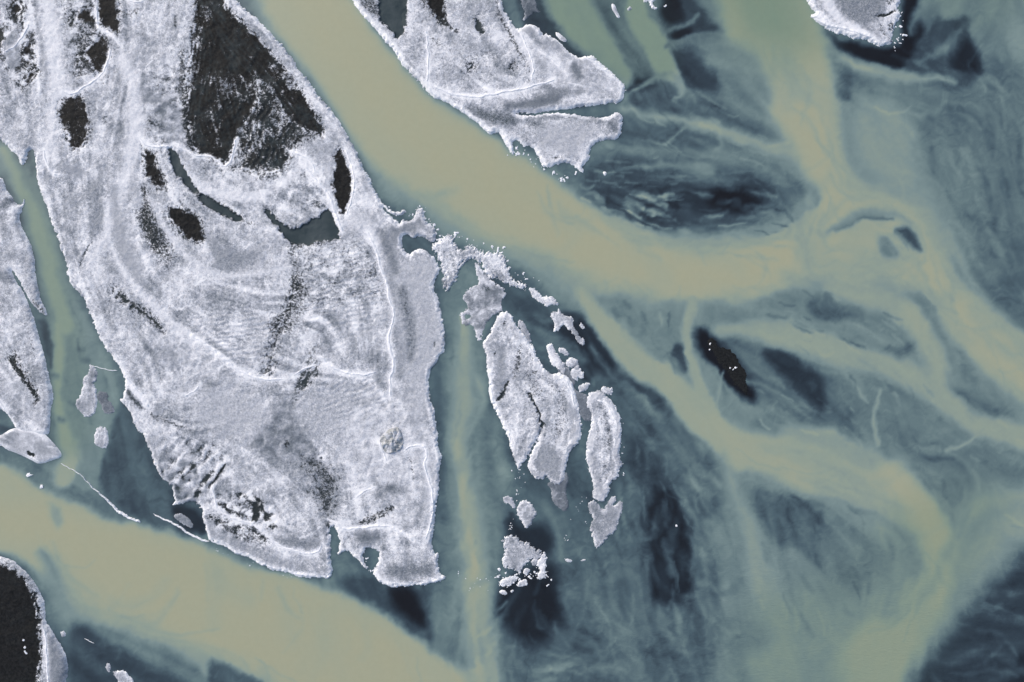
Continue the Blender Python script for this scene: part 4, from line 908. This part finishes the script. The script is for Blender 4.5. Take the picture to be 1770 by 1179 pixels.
N_marks = [([(20,620,8),(34,640,10),(50,665,9),(66,685,12)], 5, DK(.25,.55)), ([(58,700,10),(68,692,8)], 4, DK(.3,.4)), ([(12,355,14),(25,345,14)], 6, dict(cover=.6,wet=1,lum=.5)),
           ([(0,640),(50,660),(60,730),(0,700)], 14, dict(cover=.95,grain=.3)), ([(0,475,14),(20,485,14)], 8, dict(cover=.7,wet=1,lum=.6)),
           ([(60,520,8),(78,540,8)], 5, DK(.3,.5,wet=.6)), ([(40,540,6),(60,600,6),(62,620,5)], 4, DK(.55,.5)), ([(60,470),(40,480),(20,460),(-20,470)], 8, dict(cover=.8))]
island("snow_bar", N_OUT, "frosted snow bar along the left edge, west of the narrow green channel", "snow bar", "frosted bars between the channels",
       2.0, .45, 1.0, 1.5, .84, .44, 1.0, 0, .2, 400, .02, [("gravel_patch", [(28,616,4),(38,632,8),(50,650,7),(60,668,9)], G(cover=.18,grain=.45))], N_marks,
       [[(-20,676,2),(0,690,3),(12,708,3),(24,730,3)]])
island("ice_slab", SLAB_OUT, "smooth pale angular ice slab at the tip of the left bank bar", "ice slab", None, 1.5, .3, .3, .6, 1.0, .12, 1.0, 0, .3, 410, 0,
       marks=[([(20,744,1.2),(40,756,1.6),(48,764,1.2)], 1, DK(.3,.2,wet=1)), ([(52,782,7),(58,786,7)], 2.5, DK(.1,.4)), ([(70,755),(90,775),(80,790),(60,780)], 9, dict(lum=.75))], relief=.04, single=True)
B_marks = [([(858,692,5),(868,684,8),(872,668,7),(880,660,4)], 4, DK(.1,.35,wet=.5)), ([(857,610,5),(848,618,5)], 3, DK(.3,.4)),
           ([(900,588,5),(896,620,12),(890,650,10)], 6, DK(.45,.55)), ([(918,615,4),(928,634,6)], 3, DK(.3,.4)), ([(930,640,26),(915,655,30),(930,680,26)], 10, DK(.58,.55)),
           ([(955,670,16),(975,680,22),(970,740,24),(955,750,12)], 9, DK(.58,.55)), ([(870,560,8),(878,552,8)], 4, DK(.4,.5)), ([(868,600,10),(866,640,10),(862,670,12)], 7, dict(cover=.9,lum=.7,grain=.2)),
           ([(915,800),(935,760),(960,770),(975,800),(975,835),(950,830),(930,828)], 9, dict(cover=.95,lum=.75,grain=.3)), ([(890,790,8),(896,805,6)], 4, dict(lum=.6)), ([(985,700,12),(995,740,12),(990,770,10)], 6, dict(cover=1,grain=.1,lum=.85)),
           ([(925,560,4),(900,555,4)], 4, dict(lum=.6))]
B_ridges = [[(868,542,2),(880,541,2.5),(888,552,2)], [(845,640,2),(848,680,2.5),(856,702,3),(872,736,2.5),(886,772,2)], [(965,648,2),(985,665,3),(993,700,2.5)], [(940,640,1.5),(925,612,2),(905,590,1.5)]]
island("snow_bar", B_OUT, "split-tailed frosted bar in the centre with two pointed lobes and a dark crack", "snow bar", "frosted bars between the channels",
       1.2, .26, 1.7, 2.6, .84, .46, 1.0, 0, .3, 500, .03, [("crack", [(914,680,3),(922,694,4),(932,712,4),(937,730,5),(937,745,5)], G(cover=0,wet=.7,grain=.1,dz=-.2,soft=1.5))], B_marks, B_ridges, shelf=8.0)
island("thin_ice", [(972,830),(980,812),(983,828),(979,846),(980,862),(985,872),(978,886),(970,880),(958,872),(952,858),(954,846),(945,838),(950,832)],
       "flat grey tongue of thin ice trailing from the split-tailed bar", "thin ice", None, 1.5, .10, .8, 1, 1.0, .12, .42, 0, .05, 510, 0, relief=.02, single=True)
island("thin_ice", [(990,672),(1004,680),(1018,682),(1024,712),(1022,728),(1008,728),(1002,712),(994,700)],
       "grey bridge of thin ice joining the split-tailed bar to the finger-shaped bar", "thin ice", None, 1.5, .08, .8, 1.2, .9, .25, .5, 0, .05, 515, 0, relief=.02, single=True)
island("snow_bar", C_OUT, "narrow finger-shaped frosted bar right of the split-tailed bar, speckled with gravel down its middle", "snow bar", "frosted bars between the channels",
       1.2, .24, 1.6, 2.4, .92, .34, 1.0, 0, .2, 520, 0, [("speckled_gravel", [(1036,692,8),(1046,704,18),(1050,740,18),(1050,780,16),(1044,808,14),(1042,826,8)], dict(cover=.50,grain=.55,soft=5))],
       [([(1020,760,8),(1024,800,14),(1034,850,20)], 7, dict(cover=1,grain=.12,lum=.8))], [[(1030,690,1.5),(1050,698,2),(1060,720,2)]], shelf=8.0)
island("ice_floe", D_OUT, "fork-topped pale ice floe just below the finger-shaped bar", "ice floe", None, 1.0, .16, 1.8, 2, .96, .3, .85, 0, .2, 530, 0, relief=.05, single=True,
       marks=[([(1025,875,14),(1034,890,10)], 7, dict(lum=.6)), ([(1060,880,8),(1050,905,10)], 6, dict(lum=.7))])
S_marks = [([(790,440),(880,440),(880,600),(790,600)], 10, dict(blot=.45)), ([(840,490),(870,500),(850,535),(830,530)], 9, dict(lum=.62)), ([(836,500,10),(845,498,10)], 4, DK(.45,.5,wet=1)), ([(815,505,20),(830,500,20)], 7, DK(.66,.5,wet=1,lum=.8)), ([(838,560,16),(846,545,16)], 8, dict(cover=.9,lum=.65))]
island("ice_sheet", SHEET_OUT, "milky grey ice sheet above the split-tailed bar, with a round hole at its left corner", "ice sheet", None, 1.5, .08, 2.4, 3.5, .93, .34, .86, 1, .15, 540, 0, marks=S_marks,
       relief=.03, single=True, holes=[([(803,545),(810,541),(816,546),(812,551),(804,550)], 1)])
island("ice_fringe", FR_OUT, "ragged lacy fringe of broken white ice curving over the grey-green inlet", "ice fringe", None, 1.2, .22, 3.6, 2.2, .88, .62, 1.0, 1, .32, 550, 0, relief=.12, single=True)
R_marks = [([(1430,-20),(1530,-20),(1530,20),(1500,50),(1460,40)], 10, dict(cover=.9,lum=.62,grain=.4)), ([(1535,5,14),(1545,-5,12)], 6, DK(.45,.5)), ([(1515,30,6),(1535,26,6),(1545,20,4)], 3, DK(.15,.4)), ([(1410,-40,16),(1430,10,16),(1450,38,12),(1480,50,12),(1510,70,8)], 5, dict(cover=1,grain=.05,lum=1.2)),
           ([(1538,45,14),(1545,70,18)], 5, DK(.42,.7)), ([(1520,50,10),(1528,66,8)], 5, DK(.5,.5))]
island("snow_bar", R_OUT, "small frosted bar tip at the top edge, black water along its right side", "snow bar", "frosted bars between the channels",
       1.5, .4, 1.8, 1.5, .85, .35, 1.0, 0, .3, 600, 0, marks=R_marks, ridges=[[(1398,27,1.5),(1416,39,3),(1432,46,4),(1460,52,4),(1490,60,4),(1518,78,3)], [(1396,0,2),(1410,18,3),(1430,40,4)]])
T_C = np.array(T_OUT, float); T_C = (T_C - T_C.mean(0)) * (.70, .80) + T_C.mean(0)
island("gravel_bar", [tuple(q) for q in T_C], "low wet black gravel bar rising through the silty water right of centre", "gravel bar", None, 1.2, .03, 1.0, 5, -.12, .22, 1.0, .05, 0.0, 610, 0, relief=.05, single=True)

FL = [
 ("ice_floe", [(893,556),(900,552),(908,560),(914,572),(920,588),(917,592),(908,582),(900,574)], "curved grey ice hook off the split-tailed bar's upper right shore", dict(lum=.7)),
 ("ice_floe", [(918,968),(926,964),(932,970),(928,978),(920,976)], "small ice lump between the rotten floe and the crumbling curved floe", dict(lum=.9)),
 ("ice_floe", [(904,984),(912,980),(918,986),(912,996),(904,992)], "ragged ice lump under the rotten floe's right corner", dict(lum=.95)),
 ("thin_ice", [(980,632),(990,650),(996,664),(986,668),(972,650),(960,636),(966,628)], "milky thin ice between the floe cluster and the split-tailed bar", dict(lum=.42,H=.07,cover=.8)),
 ("ice_floe", [(943,600),(948,593),(955,596),(958,607),(968,616),(974,628),(980,642),(976,650),(966,640),(955,630),(949,618)], "elongated pale ice floe beside the upper right flank of the split-tailed bar", dict(lum=1.0)),
 ("ice_floe", [(964,602),(972,600),(980,606),(984,612),(980,617),(972,612),(965,608)], "small bean-shaped ice floe above a cluster of round floes right of the split-tailed bar", dict(lum=.95)),
 ("ice_floe", [(976,624),(986,617),(996,620),(999,630),(992,636),(982,634)], "round lumpy ice floe right of the long pale floe", dict(lum=.9)),
 ("ice_floe", [(987,640),(992,634),(1000,629),(1004,640),(1011,646),(1006,655),(998,652),(1000,660),(992,657),(986,650)], "star-edged ice floe lowest of the cluster right of the split-tailed bar", dict(lum=1.0)),
 ("ice_floe", [(998,668),(1008,663),(1019,661),(1020,668),(1014,676),(1002,678)], "flat oval ice floe above the thin ice bridge", dict(lum=.85)),
 ("ice_floe", [(912,498),(922,499),(932,505),(938,514),(946,511),(956,514),(965,524),(962,530),(952,526),(946,532),(938,526),(926,518),(918,508)], "knobbly white ice floe trailing from the end of the lacy fringe", dict(rough=1.6,grain=.35)),
 ("ice_floe", [(954,536),(962,541),(964,530),(968,540),(978,546),(992,548),(990,560),(996,570),(1002,582),(1012,586),(1009,598),(1000,592),(990,576),(980,566),(972,560),(968,570),(956,576),(960,560),(953,550)], "wishbone-shaped pale ice floe drifting below the knobbly floe", dict(rough=1.3,lum=.9)),
 ("ice_floe", [(1001,562),(1006,560),(1012,565),(1009,568),(1003,566)], "tiny bright white ice floe right of the wishbone-shaped floe", dict()),
 ("ice_floe", [(1038,672),(1044,667),(1050,671),(1058,668),(1060,678),(1054,684),(1046,680),(1040,678)], "small crumbly grey-white floe above the top of the finger-shaped bar", dict(rough=1.8,grain=.5,cover=.7)),
 ("ice_floe", [(870,862),(876,857),(885,859),(886,866),(892,873),(888,880),(880,870),(872,870)], "small rounded ice floe left of the larger teardrop floe", dict(lum=.85)),
 ("ice_floe", [(896,872),(906,865),(918,870),(924,880),(929,889),(923,896),(918,906),(909,914),(904,904),(897,896),(894,884)], "teardrop-shaped pale ice floe below the split-tailed bar", dict(lum=.9)),
 ("ice_floe", [(870,930),(880,926),(892,926),(902,936),(914,940),(925,950),(934,948),(937,960),(928,970),(918,964),(908,978),(898,990),(884,985),(870,978),(868,966),(876,958),(870,945)], "large rotten ice floe breaking up, lowest in the central dark water", dict(rough=3.2,grain=.45,lum=.9)),
 ("ice_floe", [(926,976),(932,966),(940,952),(946,962),(942,976),(946,990),(940,1000),(930,1002),(928,990),(934,982)], "crumbling curved floe right of the rotten floe", dict(rough=2.6,grain=.5)),
 ("ice_floe", [(862,1008),(870,1000),(880,998),(890,994),(896,998),(886,1008),(878,1014),(866,1014)], "broken ice plate beneath the rotten floe", dict(rough=2.4)),
 ("ice_floe", [(892,1010),(900,1003),(908,1000),(914,1010),(906,1013),(896,1016)], "small triangular ice plate right of the broken plate", dict(rough=1.2)),
 ("ice_floe", [(863,1020),(872,1018),(877,1024),(876,1029),(865,1027)], "lowest small square ice chunk below the rotten floe", dict(rough=.8)),
 ("ice_floe", [(881,1022),(886,1019),(889,1023),(884,1026)], "tiny ice chunk right of the lowest square chunk", dict(rough=.5)),
 ("ice_floe", [(155,632),(160,630),(168,642),(168,655),(161,664),(168,675),(170,700),(162,716),(152,721),(142,716),(133,706),(130,695),(140,686),(142,668),(145,652),(154,644)], "hourglass-shaped frosted floe in the green channel left of the main bar", dict(lum=.85,grain=.3)),
 ("thin_ice", [(165,680),(175,676),(186,680),(188,692),(197,700),(197,714),(186,716),(176,712),(176,700),(170,692)], "grey lobed plate of thin ice attached to the hourglass-shaped floe", dict(lum=.4,H=.1)),
 ("ice_floe", [(165,742),(174,736),(184,739),(188,752),(187,768),(180,775),(168,773),(161,762)], "oval white floe alone in the dark pool below the hourglass-shaped floe", dict(lum=.95)),
 ("ice_floe", [(183,1158),(184,1148),(190,1147),(193,1154),(190,1163)], "small upright oval floe near the bottom edge right of the black gravel bar", dict(lum=.8)),
 ("ice_floe", [(194,1162),(200,1158),(212,1159),(224,1166),(234,1180),(230,1194),(214,1190),(204,1176)], "frosted floe cut by the bottom edge right of the black gravel bar", dict(lum=.9)),
 ("ice_floe", [(104,1093),(109,1090),(114,1094),(113,1101),(106,1101)], "tiny pale floe beside the frosted rim of the black gravel bar", dict(lum=.8)),
 ("ice_floe", [(1056,6),(1062,10),(1068,22),(1074,29),(1069,32),(1062,24),(1057,14)], "thin curved white ice sliver near the top edge between two green streams", dict(rough=.3,grain=.1)),
 ("ice_floe", [(1083,14),(1088,12),(1092,16),(1087,19)], "tiny pale floe right of the curved ice sliver", dict(lum=.8)),
 ("ice_floe", [(1108,-20),(1138,-20),(1134,2),(1126,6),(1136,14),(1134,18),(1126,14),(1122,4),(1112,2)], "jagged white ice scrap cut by the top edge beside black water", dict(rough=1.6)),
 ("ice_floe", [(960,55),(968,58),(978,66),(979,72),(972,72),(964,66)], "smooth pale oval floe beside the right shore of the split-lobed top bar", dict(rough=.4,grain=.1,lum=.9)),
 ("ice_floe", [(1043,298),(1047,296),(1050,300),(1046,304),(1043,302)], "single small round white floe right of the ragged tip of the top bar", dict(rough=.4)),
 ("ice_floe", [(895,-30),(920,-20),(930,14),(934,20),(920,22),(910,34),(902,36),(908,22),(900,4)], "grey half-submerged thin ice plate in dark water near the top edge", dict(rough=1.4,lum=.35,cover=.55,wet=1,H=.06)),
 ("ice_floe", [(300,888),(312,886),(322,892),(332,903),(336,912),(326,912),(314,904),(304,898)], "mushy grey floe trapped between the long ice ridge and the main bar shore", dict(rough=1.2,lum=.55,H=.08)),
 ("ice_floe", [(976,968),(981,964),(986,966),(990,970),(984,972)], "small ice scrap floating alone below the fork-topped floe", dict(rough=.5)),
 ("ice_floe", [(1004,967),(1012,966),(1013,969),(1005,969)], "thin ice splinter right of a lone scrap below the fork-topped floe", dict(rough=.2)),
]
for i, (nm, out, lab, d) in enumerate(FL):
    k = dict(H=.13, rough=1.3, wamp=2.0, cover=.97, grain=.24, lum=1.0, rim=.22, relief=.06, wet=0); k.update(d)
    island(nm, out, lab, "thin ice" if nm == "thin_ice" else "ice floe", "ice floes adrift in the channels" if nm == "ice_floe" else None, 1.0, seed=700 + i * 17, single=True, **k)

# free-standing ridges of rime in the water
def free_ridge(r, label, hh=.2, w=1.0, sd=0):
    a = np.array(r); loc = (float(wx(a[:, 0].mean())), float(wy(a[:, 1].mean())), 0.0)
    o = ridge_mesh("ice_ridge", r, None, None, loc, 900 + sd, w, hh, -.06); tag(o, label, "ice ridge", "thin ice ridges standing in the water")
free_ridge([(106,801,.7),(128,812,.9),(148,828,1.0),(168,850,1.8),(184,862,3),(200,880,5),(214,890,6),(228,897,4),(243,903,5)], "thin white ice ridge running from the angular slab into the tan channel", sd=1)
free_ridge([(265,888,1.5),(285,898,3),(306,908,4),(330,924,4),(350,934,4),(362,936,3)], "white ice ridge joined to the lower left shore of the main bar", sd=2)
free_ridge([(157,632,1),(172,636,1.5),(190,640,1.5),(203,640,2)], "faint ice thread between the hourglass-shaped floe and the main bar", .1, sd=3)
free_ridge([(146,1104,1),(154,1108,1.6),(163,1112,1)], "short white ice splinter in the dark water right of the black gravel bar", .1, sd=4)
free_ridge([(38,352,2),(44,340,1),(40,358,2)], "tiny hooked ice spur on the left bank of the green channel", .1, sd=5)

# boulder lying on the main bar
def boulder():
    out = [(656,759),(664,748),(676,740),(690,737),(695,750),(698,764),(694,776),(684,781),(668,784),(662,774)]
    loc = (float(wx(677)), float(wy(762)), .5)
    rings = []; n = 40; P = chaikin(out, 1); c = P.mean(0)
    ang = np.linspace(0, 2 * math.pi, n, endpoint=False)
    pa = np.arctan2(P[:, 1] - c[1], P[:, 0] - c[0]); pr = np.hypot(P[:, 0] - c[0], P[:, 1] - c[1]); o = np.argsort(pa)
    rr = np.interp(ang, np.concatenate([pa[o] - 2 * math.pi, pa[o], pa[o] + 2 * math.pi]), np.tile(pr[o], 3))
    for s, z in ((1.0, .1), (1.0, .4), (.92, .62), (.72, .8), (.5, .86), (.28, .92), (.1, .9), (.01, .9)):
        x = c[0] + rr * s * np.cos(ang); y = c[1] + rr * s * np.sin(ang)
        zz = z + .22 * np.round(2.2 * fbm(x / 12, y / 12, 8, 2)) * (s < .99) + .08 * fbm(x / 3, y / 3, 9, 2)
        rings.append(np.stack([wx(x), wy(y), zz], -1))
    Vv = np.concatenate(rings); F = []
    for a in range(len(rings) - 1):
        for b in range(n): F.append((a * n + b, (a + 1) * n + b, (a + 1) * n + (b + 1) % n, a * n + (b + 1) % n))
    o = mesh_obj("boulder", Vv, np.array(F), M_ROCK, None, loc, smooth=False)
    tag(o, "pale cracked boulder lying on the right side of the main frosted bar", "boulder")
    cap = []
    tri = [(680,765),(694,765),(690,777),(684,771)]
    return o
boulder()

# ------------------------------------------------------------------ loose crumbs of ice, each a thing of its own
def crumb_mesh(seed, stretch):
    r = np.random.default_rng(seed); n, m = 9, 5; V_, F_ = [], []
    rad = 1 + .35 * r.standard_normal(n).clip(-1, 1)
    for j, (s, z) in enumerate(((.9, -.35), (1.0, .1), (.8, .45), (.45, .65), (.02, .7))):
        for i in range(n):
            a = 2 * math.pi * i / n; q = rad[i] * s * (1 + .1 * r.standard_normal())
            V_.append((math.cos(a) * q * stretch, math.sin(a) * q, z * .6 + .05 * r.standard_normal() * (j < 4)))
    for j in range(m - 1):
        for i in range(n): F_.append((j * n + i, j * n + (i + 1) % n, (j + 1) * n + (i + 1) % n, (j + 1) * n + i))
    me = bpy.data.meshes.new("ice_crumb"); me.from_pydata(V_, [], F_); me.materials.append(M_ICE); me.update()
    return me
ONES = "first second third fourth fifth sixth seventh eighth ninth tenth eleventh twelfth thirteenth fourteenth fifteenth sixteenth seventeenth eighteenth nineteenth twentieth".split()
TENS = {2: "twenty", 3: "thirty", 4: "forty", 5: "fifty"}
def ordinal(n):
    if n <= 20: return ONES[n - 1]
    t, u = divmod(n, 10)
    return TENS[t] + "-" + ONES[u - 1] if u else TENS[t][:-1] + "ieth"
CR = [crumb_mesh(20 + i, s) for i, s in enumerate((1.0, 1.3, 1.7, 1.1, 2.2))]
def crumbs(pts, spread, n, smin, smax, label, group, seed):
    r = np.random.default_rng(seed); P = np.array(pts, float)
    L = []
    for i in range(n):
        t = r.random() * (len(P) - 1); k = min(int(t), len(P) - 2); p = P[k] + (P[k + 1] - P[k]) * (t - k)
        p = p + r.standard_normal(2) * spread; s = (smin + (smax - smin) * r.random() ** 2.2) * PXM
        L.append((p[0], p[1], s, int(r.integers(len(CR))), float(r.random() * 6.28)))
    L.sort()
    for i, (x, y, s, k, a) in enumerate(L):
        o = bpy.data.objects.new("ice_crumb", CR[k]); COL.objects.link(o)
        o.location = (float(wx(x)), float(wy(y)), .02); o.rotation_euler = (0, 0, a); o.scale = (s, s, s)
        tag(o, label + ", " + ordinal(i + 1) + " from the left", "ice crumb", group)
crumbs([(662,355),(690,366),(716,372),(730,362),(742,382),(756,402)], 4, 34, .5, 2.2, "ice crumb off the main bar's upper right shore", "crumbs along the main bar's upper right shore", 1)
crumbs([(748,412),(785,408),(812,420),(865,434),(884,470),(925,486)], 5, 44, .5, 2.2, "white ice crumb along the edge of the lacy fringe", "crumbs along the lacy fringe", 2)
crumbs([(880,268),(910,262),(940,296),(970,306),(1000,300)], 5, 34, .6, 2.6, "white ice crumb off the top centre bar's ragged tip", "crumbs off the top centre bar", 3)
crumbs([(1552,20),(1562,60),(1546,82)], 5, 18, .6, 2.2, "ice crumb in black water right of the top edge bar tip", "crumbs right of the top edge bar tip", 4)
crumbs([(866,985),(880,1008),(910,990),(950,1000)], 7, 50, .7, 2.8, "white ice crumb around the rotten floe", "crumbs around the rotten floe", 5)
crumbs([(890,810),(905,830),(890,858),(886,900),(876,922)], 4, 28, .4, 1.1, "tiny ice speck below the split-tailed bar", "specks below the split-tailed bar", 6)
crumbs([(968,970),(1000,850),(1020,920)], 6, 16, .4, 1.0, "tiny ice speck around the fork-topped floe", "specks around the fork-topped floe", 7)
crumbs([(778,995),(815,1010),(842,1002),(850,960)], 7, 16, .3, .9, "tiny ice speck across the pale stream", "specks across the pale stream", 8)
crumbs([(640,975),(650,990),(625,965)], 4, 10, .5, 1.5, "small ice crumb in the main bar's lower notch", "crumbs in the main bar's notch", 9)
crumbs([(700,118),(720,138),(745,168)], 2.5, 10, .4, 1.2, "tiny ice speck along the top centre bar's left shore", "specks along the top centre bar", 10)
crumbs([(365,945),(430,975),(520,1004)], 3, 14, .3, 1.0, "tiny ice speck below the main bar's lower shore", "specks below the main bar", 11)
crumbs([(1072,700),(1078,760),(1078,830)], 2, 8, .5, 1.3, "small ice crumb beside the finger-shaped bar", "crumbs beside the finger-shaped bar", 12)
for (x, y, s, lab) in ((1227, 594, 1.5, "small bright ice lump, upper one on the wet black gravel bar"), (1226, 604, 1.5, "oval ice lump just under the upper one on the wet black gravel bar"),
                       (1262, 636, 1.3, "small ice lump, left of three on the wet black gravel bar"), (1267, 639, 1.2, "small ice lump, middle of three on the wet black gravel bar"), (1271, 636, 1.6, "small ice lump, right of three on the wet black gravel bar"),
                       (50, 822, 3.2, "lone white ice lump in the tan water under the angular slab"), (73, 842, 3.6, "long white ice lump in the tan channel, right of the lone lump"), (1150, 11, 2.0, "lone ice lump in black water near the top edge"), (1169, 909, 1.8, "single pale ice lump in the darkest water right of the fork-topped floe"),
                       (44, 1104, 1.8, "small frost lump, upper one on the black gravel bar"), (46, 1117, 2.0, "small frost lump, second one on the black gravel bar"), (48, 1126, 1.8, "small frost lump, third one on the black gravel bar")):
    o = bpy.data.objects.new("ice_lump", CR[int(x + y) % 5]); COL.objects.link(o)
    zb = .12 if 1200 < x < 1290 else (.5 if y > 1090 and x < 60 else .02)
    o.location = (float(wx(x)), float(wy(y)), zb); o.scale = (s * PXM,) * 3; o.rotation_euler = (0, 0, x * .7); tag(o, lab, "ice lump")
